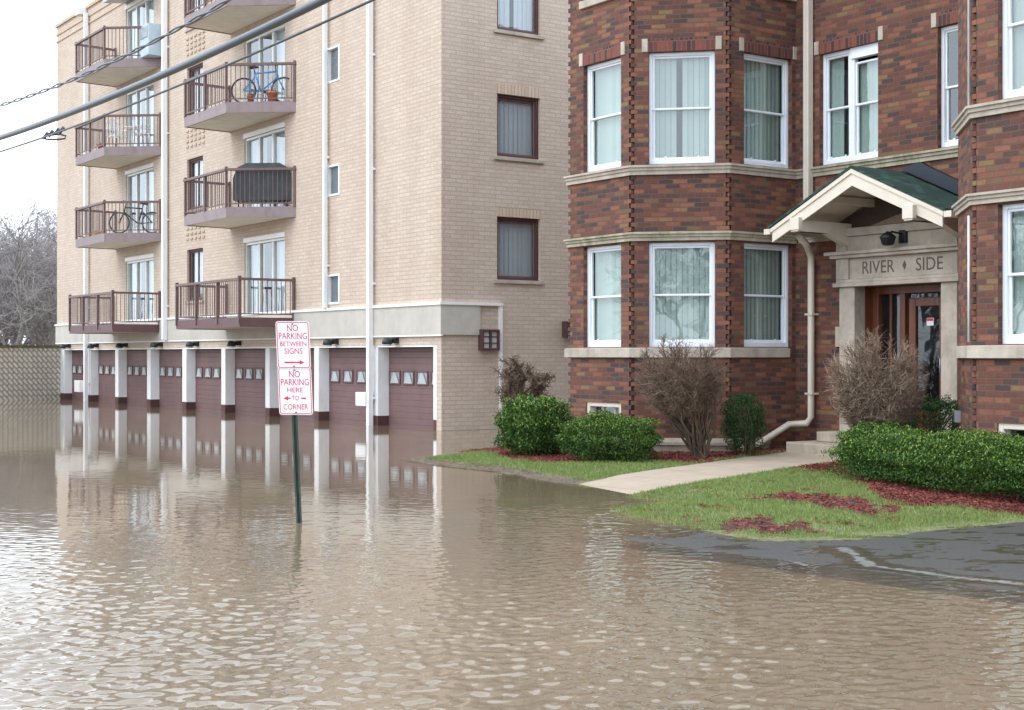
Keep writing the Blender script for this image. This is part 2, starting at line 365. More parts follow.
MULCH[0] = [gpt(x, y, .1) for x, y in mulch_px[0][:7]] + [(-15.05, 15.1), (-15.3, 15.5), (-15.6, 16.2), (-17, 16), (-20.5, 14.4), (-20.5, 12.6)] + [gpt(490, 452, .05)]
MULCH[1] = [(-13.3, 15.3), (-13.15, 13.4)] + [gpt(x, y, .1) for x, y in [(850, 478), (868, 492), (905, 503), (960, 502), (1024, 506), (1100, 500)]] + [(-4, 14), (-11, 16.2), (-13.3, 16.2)]
def mulch_mask(P):
    j = .10 * smooth_noise(P, 14, 11) + .05 * smooth_noise(P, 40, 12)
    m = np.full(len(P), -9.0)
    for k, pl in enumerate(MULCH):
        q = poly_sd(pl, P) + j * (1 if k < 2 else 2.2) - (.0 if k < 2 else .05); m = np.maximum(m, q)
    return m
gU = np.concatenate([[-400, -120, -60, -35], np.arange(-26, -12.5, .08), np.arange(-12.5, -3.99, .05), [2, 10, 40, 400]])
gV = np.concatenate([[-400, -60, 0], np.arange(5.5, 18.01, .08), [24, 34, 60, 400]])
GU, GV = np.meshgrid(gU, gV, indexing='ij'); PP = np.stack([GU.ravel(), GV.ravel()], 1)
def grid_mesh(name, Z, mat_list, mat_idx_fn=None):
    nu, nv = len(gU), len(gV)
    idx = np.arange(nu * nv).reshape(nu, nv)
    fc = np.stack([idx[:-1, :-1], idx[1:, :-1], idx[1:, 1:], idx[:-1, 1:]], -1).reshape(-1, 4)
    me = bpy.data.meshes.new(name); me.vertices.add(nu * nv); me.vertices.foreach_set('co', np.column_stack([PP, Z]).astype(np.float32).ravel())
    me.loops.add(len(fc) * 4); me.loops.foreach_set('vertex_index', fc.ravel().astype(np.int32)); me.polygons.add(len(fc))
    me.polygons.foreach_set('loop_start', np.arange(0, len(fc) * 4, 4, dtype=np.int32)); me.polygons.foreach_set('loop_total', np.full(len(fc), 4, dtype=np.int32))
    me.polygons.foreach_set('use_smooth', np.ones(len(fc), bool))
    for m in mat_list: me.materials.append(m)
    if mat_idx_fn is not None:
        C = PP[fc].mean(1); me.polygons.foreach_set('material_index', mat_idx_fn(C).astype(np.int32))
    me.update(calc_edges=True)
    o = bpy.data.objects.new(name, me); COL.objects.link(o); return o
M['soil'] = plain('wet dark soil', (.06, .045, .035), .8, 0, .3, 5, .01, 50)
M['turfbase'] = plain('turf base', (.17, .17, .085), .95, 0, .35, 8, .01, 60)
M['mulchbase'] = plain('mulch base', (.085, .04, .032), .95, 0, .4, 20, .012, 50)
M['asphalt'] = plain('wet asphalt', (.078, .078, .077), .36, 0, .75, 55, .010, 120)
M['debris'] = plain('washed up debris', (.20, .165, .125), .95, 0, .35, 30, .012, 60)
def gidx(C):
    d = poly_sd(LAND, C); mm = mulch_mask(C)
    r = np.full(len(C), 1)
    r[mm > 0] = 2
    left = (C[:, 0] < -13.9)
    r[(d > -.05) & (d < .38 + .1 * smooth_noise(C, 9, 4)) & left & (mm < 0)] = 4
    r[(d < -.35) & (C[:, 0] > -12.2)] = 3
    r[(d < -.9)] = 3
    r[(C[:, 1] > 16.3) | (C[:, 0] < -21)] = 0
    return r
hz = height(PP)
far = (np.abs(PP[:, 0] + 15) > 30) | (np.abs(PP[:, 1] - 10) > 12)
hz[far & (poly_sd(LAND, PP) <= 0)] = -.34
hz[poly_sd(WALK, PP) > .03] -= .07
# the drive at the right is barely awash: wet asphalt showing through a film of water
st0 = streetside(PP); dl0 = -poly_sd(LAND, PP)
aw = np.clip((PP[:, 0] + 10.9 + .35 * smooth_noise(PP, 2.2, 14)) / 1.3, 0, 1) * np.clip((st0 - .12 + .1 * smooth_noise(PP, 3, 15)) / .35, 0, 1) * (dl0 > -.15) * (~far)
rif = np.zeros(len(PP)); q_ = [np.array(gpt(*p)) for p in [(843, 548), (862, 560), (872, 566), (912, 571), (955, 577), (1012, 583), (1080, 590)]]
for a_, b_ in zip(q_[:-1], q_[1:]):
    ab = b_ - a_; tt = np.clip(((PP - a_) @ ab) / (ab @ ab), 0, 1); rif = np.maximum(rif, np.clip(1.2 - np.hypot(*((PP - a_ - tt[:, None] * ab).T)) / .16, 0, 1))
hz = np.where(aw > 0, hz * (1 - aw) + aw * (.0015 + .0045 * smooth_noise(PP, 7, 16) + .002 * smooth_noise(PP, 25, 17) - .014 * rif), hz)
ground = grid_mesh('ground', hz, [M['soil'], M['turfbase'], M['mulchbase'], M['asphalt'], M['debris']], gidx)
tag(ground, kind='structure')
# concrete walk: segments with joints
wk = MB()
for i in range(len(WALK_L) - 1):
    for k in range(2):
        f0, f1 = k / 2 + .004, (k + 1) / 2 - .004
        a = [np.array(WALK_L[i]) * (1 - f) + np.array(WALK_L[i + 1]) * f for f in (f0, f1)]
        b = [np.array(WALK_R[i]) * (1 - f) + np.array(WALK_R[i + 1]) * f for f in (f0, f1)]
        q = [a[0], b[0], b[1], a[1]]; n_ = 6
        vs = []
        for p in q: vs.append((p[0], p[1], float(height(np.array([p]))[0]) * .9 + .014 - .03 * max(0, min(1, (11.3 - p[1]) / 1.0))))
        lo = [(x, y, z - .12) for x, y, z in vs]
        wk.add(lo + vs, [(4, 5, 6, 7), (0, 1, 5, 4), (1, 2, 6, 5), (2, 3, 7, 6), (3, 0, 4, 7)])
tag(wk.build('path', M['walk']), kind='structure')
# water with silt and chop as surface properties
def watermat():
    m, t, b, o = newmat('flood water')
    asi = t.nodes.new('ShaderNodeAttribute'); asi.attribute_name = 'silt'
    ach = t.nodes.new('ShaderNodeAttribute'); ach.attribute_name = 'chop'
    tcd = t.nodes.new('ShaderNodeTexCoord'); mp = t.nodes.new('ShaderNodeMapping'); mp.inputs['Rotation'].default_value = (0, 0, -R(YAW))
    mp.inputs['Scale'].default_value = (1, 1, 1); mp.vector_type = 'TEXTURE'; mp.inputs['Rotation'].default_value = (0, 0, R(YAW + 8))
    t.links.new(tcd.outputs['Object'], mp.inputs[0])
    def nz(sc, scl, det=2, dist=0.0):
        s = t.nodes.new('ShaderNodeMapping'); s.inputs['Scale'].default_value = scl; t.links.new(mp.outputs[0], s.inputs[0])
        n = t.nodes.new('ShaderNodeTexNoise'); n.inputs['Scale'].default_value = sc; n.inputs['Detail'].default_value = det; n.inputs['Roughness'].default_value = .45; n.inputs['Distortion'].default_value = dist
        t.links.new(s.outputs[0], n.inputs['Vector']); return n.outputs[0]
    def math_(op, a, b_):
        n = t.nodes.new('ShaderNodeMath'); n.operation = op
        for i, v in enumerate((a, b_)):
            if isinstance(v, (int, float)): n.inputs[i].default_value = v
            else: t.links.new(v, n.inputs[i])
        return n.outputs[0]
    fine = nz(5.2, (.62, 1.0, 1), 2, .3); mid = nz(1.6, (.5, 1, 1), 2); big = nz(.35, (1, 1, 1), 2)
    fine2 = nz(11, (.8, 1, 1), 1)
    hsum = math_('ADD', math_('MULTIPLY', fine, .0165), math_('MULTIPLY', mid, .017))
    hsum = math_('ADD', hsum, math_('MULTIPLY', fine2, .0028))
    patch = math_('ADD', math_('MULTIPLY', big, 1.2), .35)
    amp = math_('MULTIPLY', ach.outputs['Fac'], patch)
    # isolated steeper ripples in the open street
    spark = math_('POWER', nz(6.5, (.75, 1, 1), 1, .2), 4.0)
    hgt = math_('ADD', math_('MULTIPLY', hsum, amp), math_('MULTIPLY', math_('MULTIPLY', spark, .05), math_('SUBTRACT', math_('MAXIMUM', ach.outputs['Fac'], .4), .4)))
    bp = t.nodes.new('ShaderNodeBump'); bp.inputs['Strength'].default_value = 1; bp.inputs['Distance'].default_value = 1.0
    t.links.new(hgt, bp.inputs['Height'])
    n = noise(t, .35, 5, .6); r = ramp(t, [(.3, (.155, .118, .078)), (.7, (.20, .153, .103))]); t.links.new(n.outputs[0], r.inputs[0])
    t.links.new(r.outputs[0], b.inputs['Base Color']); b.inputs['Roughness'].default_value = .04; b.inputs['IOR'].default_value = 1.45
    t.links.new(bp.outputs[0], b.inputs['Normal'])
    tr = t.nodes.new('ShaderNodeBsdfTransparent'); tr.inputs[0].default_value = (.90, .88, .84, 1)
    gl = t.nodes.new('ShaderNodeBsdfGlossy'); gl.inputs['Roughness'].default_value = .05; t.links.new(bp.outputs[0], gl.inputs['Normal'])
    fz = t.nodes.new('ShaderNodeFresnel'); thin_ior(t, fz, 1.36); t.links.new(bp.outputs[0], fz.inputs['Normal'])
    cl_ = t.nodes.new('ShaderNodeMixShader'); t.links.new(fz.outputs[0], cl_.inputs[0]); t.links.new(tr.outputs[0], cl_.inputs[1]); t.links.new(gl.outputs[0], cl_.inputs[2])
    ms = t.nodes.new('ShaderNodeMixShader'); t.links.new(asi.outputs['Fac'], ms.inputs[0]); t.links.new(cl_.outputs[0], ms.inputs[1]); t.links.new(b.outputs[0], ms.inputs[2])
    afo = t.nodes.new('ShaderNodeAttribute'); afo.attribute_name = 'foam'
    fn_ = math_('MULTIPLY', nz(24, (.6, 1, 1), 6), math_('ADD', nz(3, (1, 1, 1), 3), .35)); fthr = math_('MULTIPLY', math_('SUBTRACT', math_('MULTIPLY', afo.outputs['Fac'], fn_), .27), 2.6)
    cl2 = t.nodes.new('ShaderNodeClamp'); t.links.new(fthr, cl2.inputs[0]); cl2.inputs['Max'].default_value = .28
    fd = t.nodes.new('ShaderNodeBsdfDiffuse'); fd.inputs[0].default_value = (.46, .48, .49, 1)
    m2 = t.nodes.new('ShaderNodeMixShader'); t.links.new(cl2.outputs[0], m2.inputs[0]); t.links.new(ms.outputs[0], m2.inputs[1]); t.links.new(fd.outputs[0], m2.inputs[2])
    t.links.new(m2.outputs[0], o.inputs[0]); return m
M['water'] = watermat()
wU, wV = gU.copy(), gV.copy()
gU = np.concatenate([[-400, -120], np.arange(-60, -22, 1.0), np.arange(-22, -16, .05), np.arange(-16, -12.5, .026), np.arange(-12.5, -2.8, .014), np.arange(-3, 6, 1.0), [20, 100, 400]])
gV = np.concatenate([[-400, -60, -20], np.arange(-10, .8, 1.0), np.arange(.8, 9, .014), np.arange(9, 12, .026), np.arange(12, 16, .05), [16.5, 18, 20, 24, 40, 400]])
GU, GV = np.meshgrid(gU, gV, indexing='ij'); PP = np.stack([GU.ravel(), GV.ravel()], 1)
st = streetside(PP) + .035 * smooth_noise(PP, 5, 21)
dl = -poly_sd(LAND, PP)
yard_clear = np.clip(1 - (dl - .5 - .25 * smooth_noise(PP, 2, 8)) / 1.3, 0, 1) * np.clip((PP[:, 0] + 13.9) / .9, 0, 1)
right = np.clip((PP[:, 0] + 12.3) / 1.6, 0, 1)
along = np.clip(((PP - MUD_A) @ md + .3 + .25 * smooth_noise(PP, 2.5, 91)) / 1.6, 0, 1)
clear = np.maximum(yard_clear * .85, right) * along * np.clip(st / .10, 0, 1)
silt = 1 - clear * (.80 + .1 * smooth_noise(PP, 3, 9))
Zc = -PP[:, 0] * SN + PP[:, 1] * CS; Xc = PP[:, 0] * CS + PP[:, 1] * SN
# sheltered, smooth water by the buildings; wind ripples further out in the street
lat = np.interp(Xc / np.maximum(Zc, 1), [-.36, -.2, 0, .3], [1.1, 1.05, .8, .68])
chop = np.interp(Zc, [5, 7, 8.5, 9.7, 11.2, 14, 18, 26, 40], [.55, .55, .5, .42, .3, .17, .08, .045, .03])
slope_ = np.interp(Zc, [5, 8.3, 9.6, 10.8, 12.4, 14.5, 18, 24], [.165, .155, .125, .065, .025, .009, .003, 0]) * lat
shallow = np.clip(st / .8, 0, 1) * np.clip((PP[:, 0] + 12.8) / 1.5, 0, 1)
chop = chop * (1 - shallow) + shallow * np.maximum(chop, .55); slope_ = slope_ * (1 - shallow) + .05 * shallow
slope_ *= .75 + .45 * np.clip(smooth_noise(PP, .9, 66) + .5, 0, 1.2)
fine_zone = (PP[:, 0] > -20) & (PP[:, 0] < -2.6) & (PP[:, 1] > .9) & (PP[:, 1] < 15.9)
wz = np.zeros(len(PP)); idx_ = np.nonzero(fine_zone)[0]; Pf = PP[idx_]; acc = np.zeros(len(Pf)); wr_ = np.random.default_rng(99); NW = 72; near_ = np.clip((Pf[:, 0] + 12.6) / .4, 0, 1) * np.clip((9.1 - Pf[:, 1]) / .4, 0, 1)
for k in range(NW):
    lam = .050 * (4.2 ** wr_.uniform(0, 1)); kk = 2 * math.pi / lam; th_ = math.atan2(CS, -SN) + R(8) + wr_.normal(0, R(46)); ph = wr_.uniform(0, 6.283)
    acc += (near_ if lam < .11 else 1.0) * math.sqrt(2 / NW) / kk * np.sin(kk * (Pf[:, 0] * math.cos(th_) + Pf[:, 1] * math.sin(th_)) + ph + .6 * np.sin(Pf[:, 0] * 1.7 + k) + .6 * np.sin(Pf[:, 1] * 1.3 + 2 * k))
wz[idx_] = acc * slope_[idx_]
water = grid_mesh('water', wz, [M['water']]); tag(water, kind='structure')
# broken riffle where the current runs over the drive
foam = np.zeros(len(PP))
for pl, wd in (([(843, 548), (862, 560), (872, 566), (912, 571), (955, 577), (1012, 583), (1080, 590)], .045), ([(795, 562), (805, 565)], .03), ([(985, 524), (1000, 521), (1012, 524), (1040, 518)], .06), ([(770, 541), (800, 545)], .02)):
    q = [np.array(gpt(*p)) for p in pl]
    for a_, b_ in zip(q[:-1], q[1:]):
        ab = b_ - a_; tt = np.clip(((PP - a_) @ ab) / (ab @ ab), 0, 1); dd_ = np.hypot(*((PP - a_ - tt[:, None] * ab).T)); foam = np.maximum(foam, np.clip(1.1 - dd_ / (wd * 2.8), 0, 1))
for nm, arr in (('silt', np.clip(silt, 0, 1)), ('chop', chop), ('foam', foam)):
    at_ = water.data.attributes.new(nm, 'FLOAT', 'POINT'); at_.data.foreach_set('value', arr.astype(np.float32))
# grass blades and mulch chips
def scatter(n, box, fn):
    P = rng.uniform([box[0], box[2]], [box[1], box[3]], (n, 2)); return P[fn(P)]
def grass_ok(P):
    d = poly_sd(LAND, P); w = poly_sd(WALK, P); mm = mulch_mask(P)
    lf = P[:, 0] < -13.9
    return (d > np.where(lf, .30, np.where(P[:, 0] > -11.2, -.34, -.15)) + .12 * smooth_noise(P, 9, 44) + rng.normal(0, .05, len(P))) & (w < -.01) & (mm < rng.uniform(-.02, .07, len(P))) & (P[:, 1] < 15.2) & (P[:, 0] > -20.5) & ~((mm > -1) & (mm > .04))
Pg = scatter(620000, (-20.5, -4, 8.6, 15.2), grass_ok)
dens = smooth_noise(Pg, 3.5, 33) + smooth_noise(Pg, 11, 34) * .6; Pg = Pg[dens > rng.uniform(-1.3, .6, len(Pg)) - .22]
hg = height(Pg); n = len(Pg); hh = rng.uniform(.018, .05, n); th = rng.uniform(0, 6.283, n); w = rng.uniform(.0025, .005, n)
base = np.column_stack([Pg, hg - .003]); dx = np.column_stack([np.cos(th) * w, np.sin(th) * w, np.zeros(n)])
tip = base + np.column_stack([rng.normal(0, .016, n), rng.normal(0, .016, n), hh])
tag(raw_mesh('grass', np.stack([base - dx, base + dx, tip], 1).reshape(-1, 3), 3, M['grassm']), 'short green lawn grass beside the concrete walk', 'grass', kind='stuff')
def mulch_ok(P):
    bed = (P[:, 0] < -14.2) | (P[:, 1] > 11.6 + .25 * smooth_noise(P, 3, 77))
    return (mulch_mask(P) > rng.uniform(-.06, .03, len(P))) & (poly_sd(WALK, P) < .0) & (bed | (smooth_noise(P, 22, 78) + rng.normal(0, .35, len(P)) > .15))
Pm = scatter(360000, (-20.5, -4, 8.6, 16.2), mulch_ok)
sp = scatter(90000, (-14, -8.8, 9.0, 13.6), lambda P: (smooth_noise(P, 5, 55) + .6 * smooth_noise(P, 17, 56) > rng.uniform(.35, 1.1, len(P))) & (poly_sd(WALK, P) < 0) & (poly_sd(LAND, P) > .02))
Pm = np.vstack([Pm, sp]); n = len(Pm); hm = height(Pm) + rng.uniform(.002, .02, n)
d = rng.normal(size=(n, 3)); d[:, 2] *= .3; d /= np.linalg.norm(d, axis=1)[:, None]; e = np.cross(d, rng.normal(size=(n, 3)) * [.3, .3, 1]); e /= np.linalg.norm(e, axis=1)[:, None]
l = rng.uniform(.015, .05, n)[:, None]; w = rng.uniform(.005, .014, n)[:, None]; P3 = np.column_stack([Pm, hm])
tag(raw_mesh('mulch', np.stack([P3 - d * l / 2 - e * w / 2, P3 + d * l / 2 - e * w / 2, P3 + d * l / 2 + e * w / 2, P3 - d * l / 2 + e * w / 2], 1).reshape(-1, 3), 4, M['mulchm']), 'red wood chip mulch spread under the shrubs', 'mulch', kind='stuff')
# bits of dead reed washed up along the left shore
Pd = scatter(60000, (-19.5, -13.6, 9.8, 14), lambda P: (poly_sd(LAND, P) > -.08) & (poly_sd(LAND, P) < .33 + .12 * smooth_noise(P, 8, 61)) & (poly_sd(WALK, P) < 0))
n = len(Pd); P3 = np.column_stack([Pd, height(Pd) + rng.uniform(.003, .018, n)]); th = rng.uniform(0, 6.283, n)
d = np.column_stack([np.cos(th), np.sin(th), rng.normal(0, .2, n)]); e = np.column_stack([-np.sin(th), np.cos(th), np.zeros(n)]); l = rng.uniform(.02, .09, n)[:, None]
M['strawm'] = leafmat('dead reed bits', [(.1, (.07, .05, .035)), (.5, (.20, .15, .11)), (.9, (.40, .33, .25))], .9, 0)
tag(raw_mesh('flood_debris', np.stack([P3 - d * l / 2 - e * .002, P3 + d * l / 2 - e * .002, P3 + d * l / 2 + e * .002, P3 - d * l / 2 + e * .002], 1).reshape(-1, 3), 4, M['strawm']), 'brown dead plant bits washed up on the lawn edge', 'debris', kind='stuff')
# ------------------------------------------------------------------ wall with openings
def wall(mb, fr, s0, s1, z0, z1, holes, depth=.16):
    ss = sorted({s0, s1, *[h for q in holes for h in q[:2]]}); zs = sorted({z0, z1, *[h for q in holes for h in q[2:]]})
    ss = [s for s in ss if s0 <= s <= s1]; zs = [z for z in zs if z0 <= z <= z1]
    for i in range(len(ss) - 1):
        for j in range(len(zs) - 1):
            cs, cz = (ss[i] + ss[i + 1]) / 2, (zs[j] + zs[j + 1]) / 2
            if any(h[0] < cs < h[1] and h[2] < cz < h[3] for h in holes): continue
            mb.quad(fr.p(ss[i], 0, zs[j]), fr.p(ss[i + 1], 0, zs[j]), fr.p(ss[i + 1], 0, zs[j + 1]), fr.p(ss[i], 0, zs[j + 1]))
    for a, b_, c, d_ in holes:
        mb.quad(fr.p(a, 0, c), fr.p(a, 0, d_), fr.p(a, -depth, d_), fr.p(a, -depth, c))
        mb.quad(fr.p(b_, -depth, c), fr.p(b_, -depth, d_), fr.p(b_, 0, d_), fr.p(b_, 0, c))
        mb.quad(fr.p(a, 0, d_), fr.p(b_, 0, d_), fr.p(b_, -depth, d_), fr.p(a, -depth, d_))
        mb.quad(fr.p(a, -depth, c), fr.p(b_, -depth, c), fr.p(b_, 0, c), fr.p(a, 0, c))
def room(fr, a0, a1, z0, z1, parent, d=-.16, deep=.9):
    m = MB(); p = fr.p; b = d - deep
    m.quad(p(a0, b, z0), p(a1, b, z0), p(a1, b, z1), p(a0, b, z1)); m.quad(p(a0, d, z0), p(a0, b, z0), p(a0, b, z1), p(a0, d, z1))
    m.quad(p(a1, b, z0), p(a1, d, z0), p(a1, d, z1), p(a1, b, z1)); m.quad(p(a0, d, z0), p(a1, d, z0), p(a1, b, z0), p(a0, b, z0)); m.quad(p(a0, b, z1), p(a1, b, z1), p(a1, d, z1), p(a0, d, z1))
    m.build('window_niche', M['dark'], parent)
def blinds(fr, a0, a1, z0, z1, parent, d=-.185, gaps=(), mat='blind', pitch=.085, ang=.45):
    m = MB(); a = a0; k = 0
    while a < a1 - .01:
        b = min(a + pitch, a1)
        if not any(g0 < (a + b) / 2 < g1 for g0, g1 in gaps):
            off = .020 + random.uniform(-.004, .004)
            if mat == 'curtain': m.quad(fr.p(a, d, z0), fr.p(b + .024, d - off, z0), fr.p(b + .024, d - off, z1), fr.p(a, d, z1))
            else: m.quad(fr.p(a, d, z0), fr.p(b - .006, d - .006, z0), fr.p(b - .006, d - .004, z1), fr.p(a, d, z1))
        a += pitch; k += 1
    m.build('curtain' if mat == 'curtain' else 'vertical_blind', M[mat], parent)
def hung_window(fr, a0, a1, z0, z1, parent, gaps=(), rooms=True, label=None, mid=None, head=0.0):
    """white double-hung window set back in the opening"""
    mid = (z0 + z1) / 2 if mid is None else mid
    m = MB(); m.ring(fr, a0, a1, -.155, -.075, z0, z1, .055, .075)
    if head: m.box(fr, a0, a1, -.15, -.05, z1 - head, z1 + .001)
    w = m.build('window', M['vinyl'], parent, label)
    z1i = z1 - head
    s = MB(); s.ring(fr, a0 + .055, a1 - .055, -.135, -.095, mid - .02, z1i - .055, .032); s.ring(fr, a0 + .055, a1 - .055, -.153, -.118, z0 + .075, mid + .015, .036)
    for q in (.25, .75):
        aa = a0 + (a1 - a0) * q; s.box(fr, aa - .015, aa + .015, -.118, -.10, z0 + .1, z0 + .125)
    s.build('sash', M['vinyl'], w)
    g = MB(); g.quad(fr.p(a0 + .08, -.115, mid), fr.p(a1 - .08, -.115, mid), fr.p(a1 - .08, -.115, z1i - .08), fr.p(a0 + .08, -.115, z1i - .08))
    g.quad(fr.p(a0 + .08, -.138, z0 + .1), fr.p(a1 - .08, -.138, z0 + .1), fr.p(a1 - .08, -.138, mid), fr.p(a0 + .08, -.138, mid))
    g.build('pane', M['glass'], w)
    blinds(fr, a0 + .07, a1 - .07, z0 + .09, z1i - .06, w, gaps=[(a0 + (a1 - a0) * g0, a0 + (a1 - a0) * g1) for g0, g1 in gaps])
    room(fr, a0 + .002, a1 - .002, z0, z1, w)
    return w
# ================================================================== TAN APARTMENT BUILDING
Z_C = CAM_H * F_PX / 76; rc = ray(441.5); U0, V0 = rc[0] * Z_C, rc[1] * Z_C        # near corner
UL = -52.25; ROOF = 13.55; BACK = 34.0
FA = Fr((UL, V0), (1, 0)); W = U0 - UL                # facade: s from far-left corner
def su(u): return u - UL
SIDE = Fr((U0, V0), (0, 1))
tan = empty('apartment_building', ((UL + U0) / 2, (V0 + BACK) / 2, -.3), 'tan brick apartment block with balconies above a row of maroon garage doors', 'building')
STOREY = 2.66; DECK = [2.53, 5.33, 7.97, 10.66]       # top of balcony slabs
door_off = [0, -9.3]
holes = []; doors = []; nwin = []; vents = []
for off in door_off:
    for k in range(4):
        z = DECK[k]; holes.append((su(-35.6 + off), su(-33.1 + off), z + .03, z + 2.08)); doors.append((off, k))
for k, zt in enumerate([4.67, 7.31, 9.98, 12.62]): holes.append((su(-39.68), su(-38.48), zt - 1.5, zt)); nwin.append(k)
for k, (zt, zb) in enumerate([(3.53, 2.81), (6.15, 5.40), (8.97, 8.12), (11.7, 10.9)]): holes.append((su(-30.72), su(-30.1), zb, zt)); vents.append(k)
m = MB(); GT = 1.82
wall(m, FA, 0, W, GT, ROOF, holes)
m.quad(FA.p(W - .2, 0, -.4), FA.p(W, 0, -.4), FA.p(W, 0, GT), FA.p(W - .2, 0, GT)); m.quad(FA.p(W - .2, -.3, -.4), FA.p(W - .2, 0, -.4), FA.p(W - .2, 0, GT), FA.p(W - .2, -.3, GT))
m.quad(FA.p(0, 0, -.4), FA.p(.35, 0, -.4), FA.p(.35, 0, GT), FA.p(0, 0, GT))
m.quad(FA.p(0, -.3, GT), FA.p(W, -.3, GT), FA.p(W, 0, GT), FA.p(0, 0, GT))
sh = [(1.41, 2.55, 3.23, 4.6), (1.41, 2.55, 5.9, 7.26), (1.41, 2.55, 8.64, 10.0), (1.41, 2.55, 11.3, 12.66)]
wall(m, SIDE, 0, BACK - V0, -.4, ROOF, sh)
LS = Fr((UL, BACK), (0, -1)); wall(m, LS, 0, BACK - V0, -.4, ROOF, []); BK = Fr((U0, BACK), (-1, 0)); wall(m, BK, 0, W, -.4, ROOF, [])
m.build('wall', M['tanbrick'], tan)
m = MB(); m.box(FA, .02, W - .02, -(BACK - V0) + .02, -.02, ROOF - .4, ROOF - .3); m.build('roof', M['roofing'], tan)
m = MB()
for (f, L) in ((FA, W), (SIDE, BACK - V0), (LS, BACK - V0), (BK, W)):
    e = .06 if f in (FA, BK) else -.302; e2 = .03 if f in (FA, BK) else -.022
    m.box(f, -e, L + e, -.30, .06, ROOF + .001, ROOF + .11); m.box(f, -e2, L + e2, -.02, .03, ROOF - .30, ROOF - .22); m.box(f, -e2, L + e2, -.02, .03, ROOF - .55, ROOF - .49)
m.build('coping', M['tansoldier'], tan)
# concrete band, white flashing
m = MB(); m.box(FA, -.02, W + .05, .002, .05, 2.03, 2.66); m.box(SIDE, 0, .95, .002, .05, 2.03, 2.66); m.build('concrete_band', M['concrete'], tan)
m = MB(); m.box(FA, -.03, W + .08, .002, .08, 2.661, 2.72); m.box(SIDE, 0, 1.52, .002, .08, 2.661, 2.72); m.box(FA, -.03, W + .07, .002, .06, 2.0, 2.029)
m.box(SIDE, 1.44, 1.52, .002, .06, 1.1, 2.66); m.box(SIDE, 1.46, 1.50, .002, .045, -.3, 1.1); m.build('white_trim', M['white'], tan)
m = MB(); m.box(FA, .01, W - .21, -.28, -.012, GT - .045, GT + .0); m.build('garage_lintel', M['whitewood'], tan)
# piers
PIERS = [(-51.89, -51.42), (-48.83, -48.5), (-45.95, -45.64), (-43.0, -42.7), (-40.07, -39.76), (-37.18, -36.9), (-34.29, -34.03), (-31.46, -31.22), (-28.53, -28.27), (-25.86, -25.71)]
for a, b in PIERS:
    p_ = MB().bbox(FA, su(a), su(b), -.295, -.004, .22, GT - .05, .01).build('pier', M['whitewood'], tan)
    MB().bbox(FA, su(a) + .004, su(b) - .004, -.295, .0, -.4, .219, .01).build('pier_base', M['maroondark'], p_)
# garage doors
for (a0, a1), (b0, b1) in zip(PIERS[:-1], PIERS[1:]):
    s0, s1 = su(a1), su(b0); m = MB(); z = -.35
    while z < GT - .06:
        zz = min(z + .135, GT - .06); m.bbox(FA, s0, s1, -.36, -.29, z, zz, .006); z = zz
    m.box(FA, s0, s1, -.40, -.35, -.4, GT)
    gd = m.build('garage_door', M['maroon'], tan)
    nW = 4; cw = (s1 - s0) / nW
    for k in range(nW):
        c = s0 + cw * (k + .5); hw = .245
        fm = MB(); fm.ring(FA, c - hw, c + hw, -.29, -.262, .93, 1.25, .035); wf = fm.build('door_window', M['fasciadk'], gd)
        g = MB(); g.box(FA, c - hw + .035, c + hw - .035, -.289, -.282, .965, 1.215); 
        # the pale trapezoid is a decorative insert
        g2 = MB(); g2.extr(FA, [(c - .19, .967), (c + .19, .967), (c + .05, 1.20), (c - .05, 1.20)], -.270, -.262)
        gp = g.build('door_pane', M['glassdkp'] if 'glassdkp' in M else M['grey'], gd); g2.build('door_pane_insert', M['paneinsert'], gd)
# wall lamps over the garages
for px in (70, 98, 127, 162, 198, 240, 337, 397, 290):
    s = FA.s_at(px); m = MB(); m.box(FA, s - .09, s + .09, 0, .12, 1.86, 1.98); m.tube([FA.p(s, .06, 1.93), FA.p(s + .02, .22, 1.92)], .045, 8)
    m.lathe(FA.p(s + .02, .26, 1.84), [(.11, 0), (.12, .03), (.10, .10), (.05, .14)], 12); m.box(FA, s - .32, s - .1, .02, .06, 1.92, 1.95)
    lamp = m.build('wall_lamp', M['black'], tan); MB().lathe(FA.p(s + .02, .26, 1.80), [(.08, 0), (.10, .04)], 12).build('lamp_lens', M['curtain'], lamp)
# pipes
def pipe(px, z0, z1, r, nm='downspout', par=tan, fr=FA, mat='white', brk=True):
    s = fr.s_at(px, .06 + r); m = MB(); m.bbox(fr, s - r, s + r, .055, .055 + 2 * r, z0, z1, .012)
    if brk:
        z = z0 + 1
        while z < z1: m.box(fr, s - r - .02, s + r + .02, .0, .06, z, z + .05); z += 2.6
    return m.build(nm, M[mat], par)
dp = pipe(369.3, -.4, ROOF, .06); s = FA.s_at(369.3); MB().bbox(FA, s - .26, s + .2, .02, .22, .44, .75).build('pipe_box', M['whitewood'], dp)
dp = pipe(85.5, -.4, ROOF - .2, .065); s = FA.s_at(85.5); MB().bbox(FA, s - .45, s + .1, .02, .25, .32, .72).build('pipe_box', M['whitewood'], dp); MB().bbox(FA, s - .2, s + .2, .02, .3, ROOF - .2, ROOF + .03).build('pipe_box', M['whitewood'], dp)
pipe(164, 2.05, ROOF, .07); pipe(324.5, 2.72, ROOF, .045)
